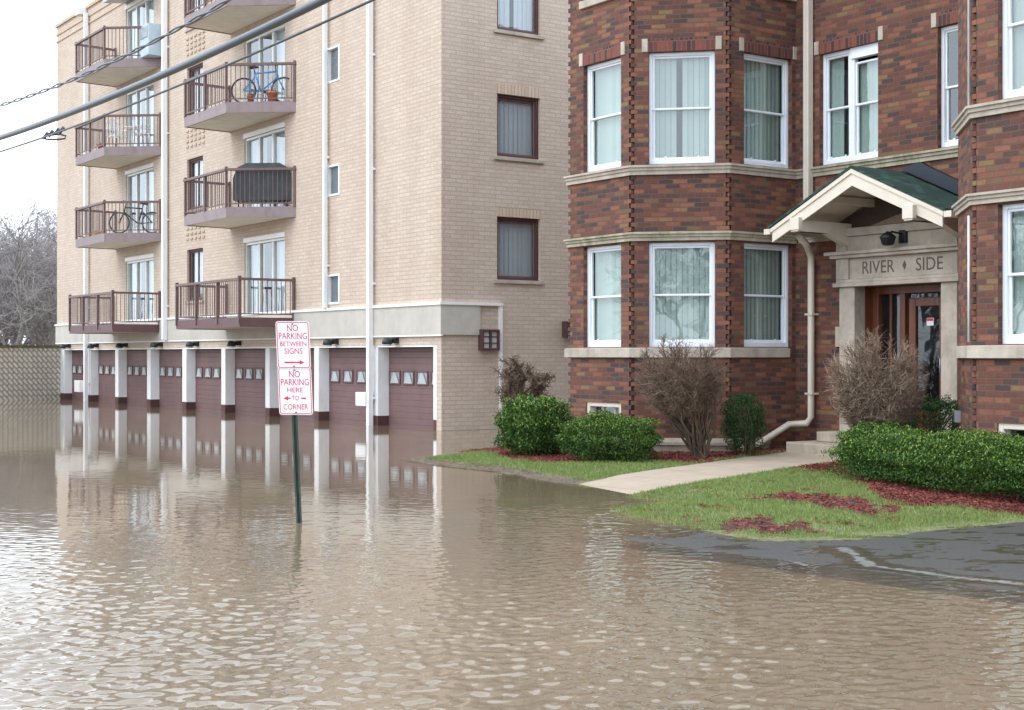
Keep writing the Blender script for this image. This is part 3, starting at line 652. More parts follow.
# small vents with white frames
for k in vents:
    h = holes[12 + k - 0] if False else [q for q in holes if abs(q[0] - su(-30.72)) < 1e-6][k]
    f = MB().ring(FA, h[0], h[1], -.12, .02, h[2], h[3], .05).build('vent', M['white'], tan)
    m = MB(); m.box(FA, h[0] + .05, h[1] - .05, -.12, -.09, h[2] + .05, h[3] - .05)
    z = h[2] + .06
    while z < h[3] - .07: m.box(FA, h[0] + .05, h[1] - .05, -.09, -.06, z, z + .02); z += .045
    a = h[0] + .1
    while a < h[1] - .06: m.box(FA, a, a + .008, -.06, -.05, h[2] + .05, h[3] - .05); a += .06
    m.build('grille', M['grey'], f)
# brown framed windows
def brown_window(fr, h, parent, curtain=True, sill=True, cross=False, glass='glassdk'):
    f = MB().ring(fr, h[0], h[1], -.15, -.06, h[2], h[3], .065).build('window', M['maroondark'], parent)
    m = MB().ring(fr, h[0] + .065, h[1] - .065, -.14, -.10, h[2] + .065, h[3] - .065, .035)
    if cross: c = (h[0] + h[1]) / 2; m.box(fr, c - .02, c + .02, -.14, -.10, h[2] + .1, h[3] - .1)
    m.build('sash', M['rail'], f)
    g = MB(); g.quad(fr.p(h[0] + .09, -.125, h[2] + .09), fr.p(h[1] - .09, -.125, h[2] + .09), fr.p(h[1] - .09, -.125, h[3] - .09), fr.p(h[0] + .09, -.125, h[3] - .09)); g.build('pane', M[glass], f)
    if curtain: blinds(fr, h[0] + .08, h[1] - .08, h[2] + .07, h[3] - .07, f, mat='curtain', gaps=curtain if isinstance(curtain, list) else (), pitch=.12)
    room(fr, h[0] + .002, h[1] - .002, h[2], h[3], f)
    if sill: MB().bbox(fr, h[0] - .09, h[1] + .09, -.15, .05, h[2] - .08, h[2] - .001).build('sill', M['stone'], f)
    return f
for i, h in enumerate(sh):
    f = brown_window(SIDE, h, tan, curtain=[[], [], [(1.9, 2.02)], []][i] or True)
    MB().box(SIDE, h[0] - .02, h[1] + .02, -.02, .006, h[3] + .001, h[3] + .22).build('soldier_course', M['tansoldier'], f)
for h in [q for q in holes if abs(q[0] - su(-39.68)) < 1e-6]: brown_window(FA, h, tan, curtain=True, cross=True)
# perforated brick ornament panels between narrow windows
for zc in (5.25, 7.95, 10.65):
    m = MB()
    for i in range(5):
        for j in range(4): a = su(-39.7) + i * .3; z = zc - .3 + j * .15; m.box(FA, a, a + .16, .001, .03, z, z + .06)
    m.build('brick_ornament', M['tansoldier'], tan)
# glass doors and balconies
def patio_door(off, k):
    a0, a1 = su(-35.6 + off), su(-33.1 + off); z0 = DECK[k] + .03; z1 = DECK[k] + 2.08
    f = MB().ring(FA, a0, a1, -.16, -.03, z0, z1, .07)
    w3 = (a1 - a0) / 3
    for q in (1, 2): f.bbox(FA, a0 + w3 * q - .045, a0 + w3 * q + .045, -.15, -.05, z0 + .07, z1 - .07)
    d = f.build('patio_door', M['sashgrey'], tan)
    MB().box(FA, a0 - .02, a1 + .02, -.02, .03, z1 + .001, z1 + .12).build('door_header', M['white'], d)
    g = MB(); g.quad(FA.p(a0 + .07, -.1, z0 + .07), FA.p(a1 - .07, -.1, z0 + .07), FA.p(a1 - .07, -.1, z1 - .07), FA.p(a0 + .07, -.1, z1 - .07)); g.build('pane', M['glassdk'], d)
    blinds(FA, a0 + .08, a1 - .08, z0 + .05, z1 - .05, d, d=-.2, gaps=[(a0 + w3 * (.98 + .1 * (k % 2)), a0 + w3 * 1.98)] if (k + (off < 0)) % 3 != 2 else [(a0 + .1 * w3, a0 + w3 * 1.8)], mat='curtain', pitch=.14)
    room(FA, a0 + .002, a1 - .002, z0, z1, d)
def balcony(off, k):
    zt = DECK[k]; th = .27 if k else .24
    if k == 0: o0, o1, w0, w1, vo = -36.75, -32.55, -36.75, -32.5, V0 - 1.47
    else: o0, o1, w0, w1, vo = -36.4, -33.6, -36.55, -32.45, V0 - 1.38
    o0 += off; o1 += off; w0 += off; w1 += off
    q = [(o0, vo), (o1, vo), (w1, V0 - .003), (w0, V0 - .003)]
    cx = sum(p[0] for p in q) / 4; cy = sum(p[1] for p in q) / 4
    ins = [(cx + (x - cx) * .97, cy + (y - cy) * .97) for x, y in q]; ins[2] = (ins[2][0], V0 - .003); ins[3] = (ins[3][0], V0 - .003)
    b = MB().prism(ins, zt - th + .02, zt - .012).build('balcony', M['soffit'], tan)
    segs = [(q[0], q[1]), (q[1], q[2]), (q[3], q[0])]
    m = MB(); rl = MB()
    for i, (p0, p1) in enumerate(segs):
        L = math.hypot(p1[0] - p0[0], p1[1] - p0[1]); f = Fr(p0, (p1[0] - p0[0], p1[1] - p0[1]))
        e = .0 if i else .0
        m.box(f, 0 + .002 * i, L - .002 * i, -.045, .0, zt - th, zt)
        h = 1.0
        rl.box(f, .0, L, -.055, .035, zt + h - .09 + .002 * i, zt + h - .03 + .002 * i)      # top rail
        rl.box(f, .02, L, -.035, -.005, zt + .07, zt + .10)
        npost = 3 if (k == 0 and i == 0) else (2 if i == 0 else 1)
        for j in range(npost + 1):
            if i == 2 and j == npost: continue
            if i == 1 and j == 0: continue
            a = min(max(L * j / npost, .03), L - .04); rl.box(f, a - .03, a + .03, -.05, .012 if k else .03, zt - (.15 if k == 0 else .02), zt + h - (.09 if j not in (0, npost) else -.02))
        nb = max(2, int(L / .115))
        for j in range(1, nb):
            a = L * j / nb; rl.box(f, a - .008, a + .008, -.028, -.012, zt + .09, zt + h - .08)
    m.build('fascia', M['fascia'] if k else M['fasciadk'], b); rl.build('railing', M['rail'], b)
    return b
for off in door_off:
    for k in range(4): patio_door(off, k); balcony(off, k)
# metal hood over the topmost door of the far column
s0 = su(-44.9); MB().extr(Fr(FA.p(s0, 0, 0)[:2], (0, -1)), [(0, 12.95), (0, 13.25), (.75, 13.0), (.75, 12.86)], -3.0, 0).build('door_hood', M['grey'], tan)
# exterior lights on the side wall
def cage_lamp(s0, s1, z0, z1, lab):
    m = MB().ring(SIDE, s0, s1, .0, .16, z0, z1, .05); m.box(SIDE, (s0 + s1) / 2 - .02, (s0 + s1) / 2 + .02, .02, .155, z0 + .05, z1 - .05); f = m.build('wall_cabinet', M['maroondark'], tan, lab)
    g = MB().box(SIDE, s0 + .05, s1 - .05, .01, .10, z0 + .05, z1 - .05); g.build('panel', M['curtain'], f)
    b = MB()
    for q in (.35, .65): z = z0 + (z1 - z0) * q; b.box(SIDE, s0 + .04, s1 - .04, .10, .12, z - .008, z + .008)
    b.build('bar', M['black'], f)
cage_lamp(.92, 1.38, 1.70, 2.15, None); cage_lamp(3.15, 3.6, 2.0, 2.35, None)
# ================================================================== BRICK BUILDING
TOPZ = 10.2; KB = .0705
A = (-18.17, 13.58); B = (-16.6, 13.58); C = (-15.57, 14.61); D = (-15.57, 16.0); E_ = (-11.33, 16.0); G = (-11.33, 14.46); Hh = (-10.4, 13.53); I = (-4.5, 13.53)
W1 = Fr(A, (1, 0)); W2 = Fr(B, (1, 1)); W3 = Fr(C, (0, 1)); W4 = Fr(D, (1, 0)); W5 = Fr(E_, (0, -1)); W6 = Fr(G, (1, -1)); W7 = Fr(Hh, (1, 0))
L1 = B[0] - A[0]; L2 = math.hypot(C[0] - B[0], C[1] - B[1]); L3 = D[1] - C[1]; L4 = E_[0] - D[0]; L5 = E_[1] - G[1]; L6 = math.hypot(Hh[0] - G[0], Hh[1] - G[1]); L7 = I[0] - Hh[0]
W0 = Fr((-19.2, 14.73), (1, -1)); L0 = math.hypot(1.15, 1.15)     # hidden far chamfer
brk = empty('brick_building', (-12, 18, 0), 'red brick walk-up building with bay windows and a green gabled entry', 'building')
UZ = (4.46, 6.14); LZ = (1.72, 3.29); TZ = (7.15, 8.85); BELT2 = (4.30, 4.44); BELT1 = (3.31, 3.435); SILL = (1.565, 1.70)
wx = {'W1': (W1.s_at(583.5), W1.s_at(621)), 'W2': (W2.s_at(648.5), W2.s_at(715)), 'W3': (W3.s_at(744), W3.s_at(792)), 'W4a': (W4.s_at(819.5), W4.s_at(878)), 'W4b': (W4.s_at(937.5), W4.s_at(937.5) + .80), 'W7': (W7.s_at(998), W7.s_at(998) + 1.0)}
print('WX', wx, L1, L2, L3, L4)
T = .05
def brick_wall(fr, L, holes, tl, tr, name='wall'):
    m = MB(); wall(m, fr, T if tl else 0, L - (T if tr else 0), -.1, TOPZ, holes)
    n = int((TOPZ - .1) / KB)
    for k in range(n):
        z = k * KB + .004
        if tl and k % 2 == 0: m.box(fr, -.004, T + .001, -.07, .004, z, z + KB - .008)
        if tr and k % 2 == 1: m.box(fr, L - T - .001, L + .004, -.07, .004, z, z + KB - .008)
    if tl: m.quad(fr.p(-.02, -.06, -.1), fr.p(T, -.06, -.1), fr.p(T, -.06, TOPZ), fr.p(-.02, -.06, TOPZ)); m.quad(fr.p(T, -.06, -.1), fr.p(T, 0, -.1), fr.p(T, 0, TOPZ), fr.p(T, -.06, TOPZ))
    if tr: m.quad(fr.p(L - T, -.06, -.1), fr.p(L + .02, -.06, -.1), fr.p(L + .02, -.06, TOPZ), fr.p(L - T, -.06, TOPZ)); m.quad(fr.p(L - T, 0, -.1), fr.p(L - T, -.06, -.1), fr.p(L - T, -.06, TOPZ), fr.p(L - T, 0, TOPZ))
    return m.build(name, M['redbrick'], brk)
def hs(a, b, levels): return [(a, b, z0, z1) for z0, z1 in levels]
bl = (W1.s_at(586), W1.s_at(621), .55, .87)
E0, E1 = -14.33 - D[0], -12.77 - D[0]      # entry opening in W4 s
br_base = (W7.s_at(997), W7.s_at(997) + .9, .45, .84)
brick_wall(W0, L0, [], False, True); brick_wall(W1, L1, hs(*wx['W1'], (UZ, LZ, TZ)) + [bl], True, True)
brick_wall(W2, L2, hs(*wx['W2'], (UZ, LZ, TZ)), True, True); brick_wall(W3, L3, hs(*wx['W3'], (UZ, LZ, TZ)), True, False)
brick_wall(W4, L4, hs(*wx['W4a'], (UZ, TZ)) + hs(*wx['W4b'], (UZ, TZ)) + [(E0, E1, .3, 2.60)], False, False)
brick_wall(W5, L5, [], False, False); brick_wall(W6, L6, [], False, True); brick_wall(W7, L7, hs(*wx['W7'], (UZ, LZ, TZ)) + [br_base], True, False)
# far sides so the building is closed
m = MB(); BB = 30
for p0, p1 in (((-4.5, 13.53), (-4.5, BB)), ((-4.5, BB), (-19.2, BB)), ((-19.2, BB), (-19.2, 14.73))):
    f = Fr(p0, (p1[0] - p0[0], p1[1] - p0[1])); wall(m, f, 0, math.hypot(p1[0] - p0[0], p1[1] - p0[1]), -.1, TOPZ, [])
m.build('wall', M['redbrick'], brk)
outline = [(-19.2, 14.73), A, B, C, D, E_, G, Hh, I, (-4.5, BB), (-19.2, BB)]
MB().prism(outline, TOPZ + .001, TOPZ + .35).build('cornice', M['stone'], brk)
def offset_poly(pts, d, closed=False):
    """mitred offset of an open polyline, to the right side (outward)"""
    out = []
    n = len(pts)
    for i in range(n):
        def nrm(a, b): L = math.hypot(b[0] - a[0], b[1] - a[1]); return ((b[1] - a[1]) / L, -(b[0] - a[0]) / L)
        if i == 0: nn = nrm(pts[0], pts[1]); out.append((pts[0][0] + nn[0] * d, pts[0][1] + nn[1] * d)); continue
        if i == n - 1: nn = nrm(pts[-2], pts[-1]); out.append((pts[-1][0] + nn[0] * d, pts[-1][1] + nn[1] * d)); continue
        n1 = nrm(pts[i - 1], pts[i]); n2 = nrm(pts[i], pts[i + 1]); k = 1 + n1[0] * n2[0] + n1[1] * n2[1]
        out.append((pts[i][0] + (n1[0] + n2[0]) / k * d, pts[i][1] + (n1[1] + n2[1]) / k * d))
    return out
def belt(pts, prof, name, mat, ends=True):
    """prof: list of (d, z) outline"""
    m = MB(); rows = [[(x, y, z) for x, y in offset_poly(pts, d)] for d, z in prof]; n = len(pts)
    for r0, r1 in zip(rows[:-1], rows[1:]):
        for i in range(n - 1): m.quad(r0[i], r0[i + 1], r1[i + 1], r1[i])
    m.add([r[0] for r in rows], [tuple(range(len(rows)))[::-1]]); m.add([r[-1] for r in rows], [tuple(range(len(rows)))])
    return m.build(name, mat, brk)
def bprof(z0, z1): h = z1 - z0; return [(.002, z0), (.035, z0), (.035, z0 + h * .38), (.055, z0 + h * .45), (.055, z0 + h * .72), (.08, z0 + h * .78), (.08, z1), (.002, z1 + .012)]
OUT = [(-19.2, 14.73), A, B, C, D]
belt(OUT + [(-12.3, 16.0)][:0] + [(D[0] + .001, D[1]), ] [:0], bprof(*BELT2), 'stone_belt', M['stone'])
belt([(D[0] + .002, D[1]), E_], bprof(*BELT2), 'stone_belt', M['moss']); belt([G, Hh, I], bprof(*BELT2), 'stone_belt', M['stone'])
belt(OUT, bprof(*BELT1), 'stone_belt', M['moss']); belt([(D[0] + .09, D[1]), (D[0] + .85, D[1])], bprof(*BELT1), 'stone_belt', M['stone']); belt([G, Hh, I], bprof(*BELT1), 'stone_belt', M['stone'])
sp_ = [(.002, SILL[0]), (.06, SILL[0]), (.06, SILL[1]), (.002, SILL[1] + .01)]
belt(OUT[:4] + [(-15.57, 15.82)], sp_, 'stone_sill', M['stone']); belt([G, Hh, I], sp_, 'stone_sill', M['stone'])
wt = [(.002, .36), (.05, .36), (.07, .30), (.07, .26), (.002, .26)][::-1]
belt(OUT[:4] + [(-15.57, 15.4)], wt, 'water_table', M['stone'])
belt(OUT[:4] + [(-15.57, 15.4)], [(.002, -.1), (.04, -.1), (.04, .259), (.002, .26)], 'foundation', M['soilc'] if 'soilc' in M else M['step'])
# windows
def lintel(fr, a0, a1, z):
    m = MB(); m.box(fr, a0 - .02, a1 + .02, -.02, .006, z + .001, z + .20); w = m.build('soldier_course', M['redsoldier'], brk)
    for a in (a0 - .10, a1 + .01): MB().bbox(fr, a, a + .09, -.02, .02, z - .0, z + .20).build('corner_stone', M['stone'], w)
def setwins(fr, key, levels, gaps):
    a0, a1 = wx[key]
    for i, (z0, z1) in enumerate(levels):
        hung_window(fr, a0, a1, z0, z1, brk, gaps=gaps[i])
        if z0 > 4: lintel(fr, a0, a1, z1)
        if z0 > 7: MB().bbox(fr, a0 - .06, a1 + .06, -.02, .05, z0 - .12, z0 - .001).build('stone_sill', M['stone'], brk)
setwins(W1, 'W1', (UZ, LZ, TZ), [(), (), ()]); setwins(W2, 'W2', (UZ, LZ, TZ), [((.42, .49),), (), ()]); setwins(W3, 'W3', (UZ, LZ, TZ), [(), ((.62, .7),), ()])
setwins(W7, 'W7', (UZ, LZ, TZ), [(), (), ()])
for lv in (UZ, TZ):
    a0, a1 = wx['W4a']; c = (a0 + a1) / 2 - .02
    hung_window(W4, a0, c + .02, *lv, brk, gaps=((.55, .75),)); hung_window(W4, c + .021, a1, *lv, brk, gaps=((.0, .12),), head=.16 if lv == UZ else 0, mid=None)
    lintel(W4, a0, a1, lv[1]); hung_window(W4, *wx['W4b'], *lv, brk, gaps=((.0, .3),)); lintel(W4, *wx['W4b'], lv[1])
# basement windows
def basement(fr, h):
    m = MB(); m.ring(fr, h[0], h[1], -.155, -.02, h[2], h[3], .07); f = m.build('basement_window', M['cream'], brk)
    m = MB()
    for q in (.33, .66): a = h[0] + (h[1] - h[0]) * q; m.box(fr, a - .012, a + .012, -.15, -.12, h[2] + .07, h[3] - .07)
    m.build('muntin', M['cream'], f)
    g = MB(); g.quad(fr.p(h[0] + .07, -.14, h[2] + .07), fr.p(h[1] - .07, -.14, h[2] + .07), fr.p(h[1] - .07, -.14, h[3] - .07), fr.p(h[0] + .07, -.14, h[3] - .07)); g.build('pane', M['glassdk'], f)
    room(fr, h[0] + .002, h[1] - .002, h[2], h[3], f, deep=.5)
basement(W1, bl); basement(W7, br_base)
# entry surround
ES = D[0]
def se(u): return u - ES
m = MB()
m.bbox(W4, se(-14.62), se(-14.326), -.158, .07, .30, 2.60); m.bbox(W4, se(-12.774), se(-12.50), -.158, .07, .30, 2.60)
m.bbox(W4, se(-14.72), se(-14.335), -.1, .05, 1.72, 2.02)
m.bbox(W4, se(-14.70), se(-12.42), -.16, .13, 2.601, 2.66); m.bbox(W4, se(-14.66), se(-12.46), -.16, .10, 2.661, 2.71)
m.bbox(W4, se(-14.58), se(-12.5), -.05, .06, 2.711, 3.02)
m.bbox(W4, se(-14.66), se(-14.42), -.05, .10, 2.711, 3.02)
m.bbox(W4, se(-14.74), se(-12.42), -.05, .15, 3.021, 3.07); m.bbox(W4, se(-14.82), se(-12.40), -.05, .19, 3.071, 3.12)
m.bbox(W4, se(-14.60), se(-12.5), -.05, .07, 3.121, 3.34); m.bbox(W4, se(-14.66), se(-14.46), -.05, .10, 3.121, 3.34)
m.bbox(W4, se(-14.66), se(-12.46), -.05, .12, 3.341, 3.46)
ent = m.build('entry_surround', M['stone'], brk)
def text_mesh(txt, height, width=None):
    cu = bpy.data.curves.new('t', 'FONT'); cu.body = txt; cu.size = 1; cu.align_x = 'LEFT'; cu.extrude = 0.0; cu.resolution_u = 3
    ob = bpy.data.objects.new('t', cu); me = bpy.data.meshes.new_from_object(ob)
    v = np.zeros(len(me.vertices) * 3); me.vertices.foreach_get('co', v); v = v.reshape(-1, 3)
    mn_, mx_ = v.min(0), v.max(0); sc = height / (mx_[1] - mn_[1]); sx = width / (mx_[0] - mn_[0]) if width else sc
    v = (v - [(mn_[0] + mx_[0]) / 2, mn_[1], 0]) * [sx, sc, 1]
    f = [list(p.vertices) for p in me.polygons]
    bpy.data.objects.remove(ob); bpy.data.curves.remove(cu); bpy.data.meshes.remove(me)
    return v, f
def put_text(mb, P, v, f, d, thick=.004):
    """P(a, d, z) -> point; adds front faces and a back copy for thickness"""
    n = len(v); vs = [P(x, d, y) for x, y, _ in v]; mb.add(vs, f)
    edges = {}
    for q in f:
        for i in range(len(q)):
            e = (q[i], q[(i + 1) % len(q)]); k = tuple(sorted(e)); edges.setdefault(k, []).append(e)
    for k, es in edges.items():
        if len(es) == 1:
            a, b = es[0]; mb.quad(P(v[a][0], d, v[a][1]), P(v[a][0], d - thick, v[a][1]), P(v[b][0], d - thick, v[b][1]), P(v[b][0], d, v[b][1]))
m = MB()
for txt, px0, px1 in (('RIVER', 862.5, 894.5), ('SIDE', 916, 943)):
    a0, a1 = W4.s_at(px0, .06), W4.s_at(px1, .06); v, f = text_mesh(txt, .18, (a1 - a0)); c = (a0 + a1) / 2
    put_text(m, lambda a, d, z: W4.p(a + c, d, z + 2.78), v, f, .0635); m.build('lettering', M['letters'], ent); m = MB()
c = W4.s_at(904.5, .06); m.extr(W4, [(c - .035, 2.87), (c, 2.80), (c + .035, 2.87), (c, 2.94)], .0601, .0635)
m.build('diamond_ornament', M['letters'], ent)
# lantern
c = W4.s_at(896, .2); m = MB(); m.box(W4, c - .02, c + .1, .07, .12, 3.18, 3.36); m.tube([W4.p(c + .04, .1, 3.30), W4.p(c - .03, .25, 3.34), W4.p(c - .06, .3, 3.30)], .014, 8)
m.lathe(W4.p(c - .06, .3, 3.14), [(.05, 0), (.085, .02), (.105, .10), (.12, .12), (.06, .17), (.02, .20)], 8)
m.build('lantern', M['black'], brk)
# door
DD = -.42
m = MB(); rp = W4.p
for (a, dd0, dd1) in ((E0, 0, 0), (E1, 0, 0)): m.quad(rp(a, -.16, .3), rp(a, DD, .3), rp(a, DD, 2.6), rp(a, -.16, 2.6))
m.quad(rp(E0, -.16, 2.6), rp(E1, -.16, 2.6), rp(E1, DD, 2.6), rp(E0, DD, 2.6)); m.build('door_reveal', M['wood'], ent)
m = MB(); m.ring(W4, E0 + .0, E1 - .0, DD - .02, DD + .10, .48, 2.6, .11); m.bbox(W4, E0 + .50, E0 + .60, DD, DD + .09, .5, 2.5); m.bbox(W4, E1 - .22, E1 - .14, DD, DD + .09, .5, 2.5)
m.bbox(W4, E0 + .11, E0 + .50, DD, DD + .06, .5, 1.15); m.bbox(W4, E0 + .28, E0 + .32, DD, DD + .05, 1.15, 2.5)
dr = m.build('entry_door', M['wood'], brk)
m = MB(); l0, l1 = E0 + .64, E1 - .26; m.ring(W4, l0, l1, DD + .0, DD + .055, .5, 2.42, .12, .30); m.build('door_leaf', M['wood'], dr)
g = MB(); g.quad(rp(E0 + .12, DD + .02, .8), rp(E1 - .12, DD + .02, .8), rp(E1 - .12, DD + .02, 2.48), rp(E0 + .12, DD + .02, 2.48)); g.build('door_glass', M['doorglass'], dr)
c = l0 + .36; m = MB(); m.box(W4, c - .06, c + .06, DD + .022, DD + .026, 2.02, 2.13); stk = m.build('door_sticker', M['signwhite'], dr); MB().box(W4, c - .055, c + .055, DD + .0265, DD + .029, 2.085, 2.125).build('sticker_band', M['signred'], dr)
MB().tube([rp(l1 - .05, DD + .06, 1.35), rp(l1 - .05, DD + .12, 1.36), rp(l1 - .05, DD + .12, 1.55), rp(l1 - .05, DD + .06, 1.56)], .012, 8).build('door_handle', M['grey'], dr)
m = MB(); m.quad(rp(E0, DD - 1.2, .3), rp(E1, DD - 1.2, .3), rp(E1, DD - 1.2, 2.6), rp(E0, DD - 1.2, 2.6))
for a in (E0, E1): m.quad(rp(a, DD, .3), rp(a, DD - 1.2, .3), rp(a, DD - 1.2, 2.6), rp(a, DD, 2.6))
m.quad(rp(E0, DD, 2.6), rp(E1, DD, 2.6), rp(E1, DD - 1.2, 2.6), rp(E0, DD - 1.2, 2.6)); m.quad(rp(E0, -.16, .47), rp(E1, -.16, .47), rp(E1, DD - 1.2, .47), rp(E0, DD - 1.2, .47)); m.build('vestibule', M['dark'], ent)
# steps
m = MB(); m.bbox(W4, se(-15.0), se(-12.2), .02, .80, .02, .32, .02); m.bbox(W4, se(-14.75), se(-12.3), -.16, .42, .321, .47, .015); m.build('entry_steps', M['step'], brk)
# gabled canopy
RC, RH, RZ, EZ, FV = -13.47, 1.55, 4.17, 3.47, 14.93
CF = Fr((RC, FV), (1, 0)); slope = (RZ - EZ) / RH; ln = math.hypot(RH, RZ - EZ)
can = MB()
for sgn in (-1, 1):   # soffit boards under the shingles
    can.extr(CF, [(0, RZ - .06), (sgn * RH, EZ - .06), (sgn * RH, EZ - .02), (0, RZ - .02)], -1.06, -.045)
cn = can.build('entry_canopy', M['cream'], brk)
m = MB()
for sgn in (-1, 1): m.extr(CF, [(0, RZ), (sgn * (RH + .04), EZ - .02), (sgn * (RH + .04), EZ + .015), (0, RZ + .035)], -1.06, .03)
sh_ = m.build('canopy_roof', M['shingle'], cn)
# shingle UVs follow the slope
me = sh_.data; uvl = me.uv_layers[0]
for p in me.polygons:
    for li in p.loop_indices:
        co = me.vertices[me.loops[li].vertex_index].co
        if abs(p.normal.z) > .7: uvl.data[li].uv = (co.y, abs(co.x - RC) * ln / RH)
m = MB()
for sgn in (-1, 1):
    m.extr(CF, [(0, RZ - .24), (sgn * RH * .985, EZ - .22), (sgn * RH * .985, EZ - .025), (0, RZ - .005)], -.04, .0)
    m.extr(CF, [(0, RZ - .07), (sgn * RH * 1.0, EZ - .08), (sgn * RH * 1.0, EZ - .022), (0, RZ - .006)], .0, .02)
m.build('bargeboard', M['cream'], cn)
m = MB()
for a in (-1.02, 1.02):
    zz = RZ - slope * abs(a) - .12
    m.box(CF, a - .07, a + .07, -1.06, .06, zz - .22, zz - .06); m.extr(Fr((RC + a, FV), (0, 1)), [(.0, zz - .22), (.55, zz - .22), (1.06, zz - .42), (1.06, zz - .22)], -.06, .06)
    m.bbox(CF, a - .09, a + .09, .0, .075, zz - .2, zz - .02)
for a in (-.55, .55, 0): zz = RZ - slope * abs(a) - .07; m.box(CF, a - .04, a + .04, -1.06, -.05, zz - .11, zz)
m.build('bracket', M['cream'], cn)
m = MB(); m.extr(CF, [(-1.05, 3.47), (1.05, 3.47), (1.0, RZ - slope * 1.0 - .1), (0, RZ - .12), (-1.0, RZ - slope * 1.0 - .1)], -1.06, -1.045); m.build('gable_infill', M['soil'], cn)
# mortar stucco patch over the entablature
m = MB(); m.extr(CF, [(-.55, 3.47), (.98, 3.47), (.85, 3.62), (.3, 3.66), (-.1, 3.58)], -1.04, -1.0); m.build('pebble_patch', plain('pebble stucco', (.30, .22, .16), .95, 0, .4, 40, .02, 70), cn)
m = MB()
for sgn in (1,): m.extr(CF, [(0.05, RZ + .05), (sgn * RH, EZ + .06), (sgn * RH, EZ + .22), (.35, RZ + .12)], -1.06, -.95)
m.build('flashing', M['flash'], cn)
for sgn in (-1, 1):
    a = sgn * (RH + .07); MB().box(CF, a - .06, a + .06, -1.05, .02, EZ - .10, EZ - .02).build('gutter', M['cream'], cn)
# cream downspout
s = W4.s_at(808, .08); x = ES + s; r = .055
m = MB(); m.bbox(W4, s - r, s + r, .03, .03 + 2 * r, 3.52, TOPZ, .012)
z = 4.9
m.build('downspout', M['cream'], brk)
x2 = ES + W4.s_at(811.5, .08); y2 = 16 - .09
gx = RC - RH + .02
m = MB(); m.tube([(gx + .15, 15.3, EZ - .10), (gx + .16, 15.45, EZ - .22), (x2 + .08, 15.75, 3.22), (x2, y2, 3.08), (x2, y2, 2.9), (x2, y2, .66), (x2 - .03, y2 - .06, .57), (-15.47, 15.75, .54), (-15.45, 15.1, .27), (-15.42, 14.75, .22)], .052, 10)
for z in (1.0, 2.2): m.box(W4, x2 - ES - .075, x2 - ES + .075, .0, .15, z, z + .03)
m.build('downspout', M['cream'], brk)
# conduit and hose tap at the right wing
s_c = L6 - .10; MB().tube([W6.p(s_c, .03, 1.75), W6.p(s_c, .03, 3.2)], .014, 8).build('conduit', M['white'], brk)
MB().tube([W6.p(s_c, .03, 4.46), W6.p(s_c, .03, TOPZ)], .014, 8).build('conduit', M['white'], brk)
MB().bbox(W6, .12, .24, .0, .07, .78, .92).build('outlet_box', M['grey'], brk)
# ================================================================== NO PARKING SIGN
sg_z = CAM_H * F_PX / 168; sx, sy = gpt(299, 523)
sign = empty('street_sign', (sx, sy, -.34), 'two stacked red and white no parking signs on a green post in the water', 'sign')
# the post leans a little; build upright in a local frame that faces the street
SF = Fr((0, 0), (CS, SN)); lean = math.tan(R(2.4))
def SP(a, d, z): return (sx + CS * (a - lean * z) + SN * d, sy + SN * (a - lean * z) - CS * d, z)
class SFr:
    p = staticmethod(SP)
sf = SFr()
m = MB(); prof = [(a_ * .8, d_) for a_, d_ in [(-.035, .0), (-.035, .006), (-.02, .006), (-.016, .03), (.016, .03), (.02, .006), (.035, .006), (.035, .0), (.014, .0), (.012, .024), (-.012, .024), (-.014, .0)]]
zt_p = 1.9
vs = [SP(a, -d, -.34) for a, d in prof] + [SP(a, -d, zt_p) for a, d in prof]; n = len(prof)
m.add(vs, [(i, (i + 1) % n, n + (i + 1) % n, n + i) for i in range(n)] + [tuple(range(n, 2 * n))]); m.build('post', M['greenpost'], sign)
m = MB()
z = -.05
while z < 1.1: m.box(sf, -.006, .006, -.004, .0015, z, z + .012); z += .028
m.build('post_hole', M['black'], sign)
def rrect(w, h, r, n=6):
    out = []
    for cx, cz, a0 in ((w / 2 - r, h / 2 - r, 0), (-w / 2 + r, h / 2 - r, 90), (-w / 2 + r, -h / 2 + r, 180), (w / 2 - r, -h / 2 + r, 270)):
        for i in range(n + 1): a = R(a0 + 90 * i / n); out.append((cx + r * math.cos(a), cz + r * math.sin(a)))
    return out
def arrow(x0, x1, z, head, t=.012, hl=.045, hh=.022):
    if head > 0: return [(x0, z - t / 2), (x1 - hl, z - t / 2), (x1 - hl, z - hh), (x1, z), (x1 - hl, z + hh), (x1 - hl, z + t / 2), (x0, z + t / 2)]
    if head < 0: return [(x1, z + t / 2), (x0 + hl, z + t / 2), (x0 + hl, z + hh), (x0, z), (x0 + hl, z - hh), (x0 + hl, z - t / 2), (x1, z - t / 2)]
    return [(x0, z - t / 2), (x1, z - t / 2), (x1, z + t / 2), (x0, z + t / 2)]
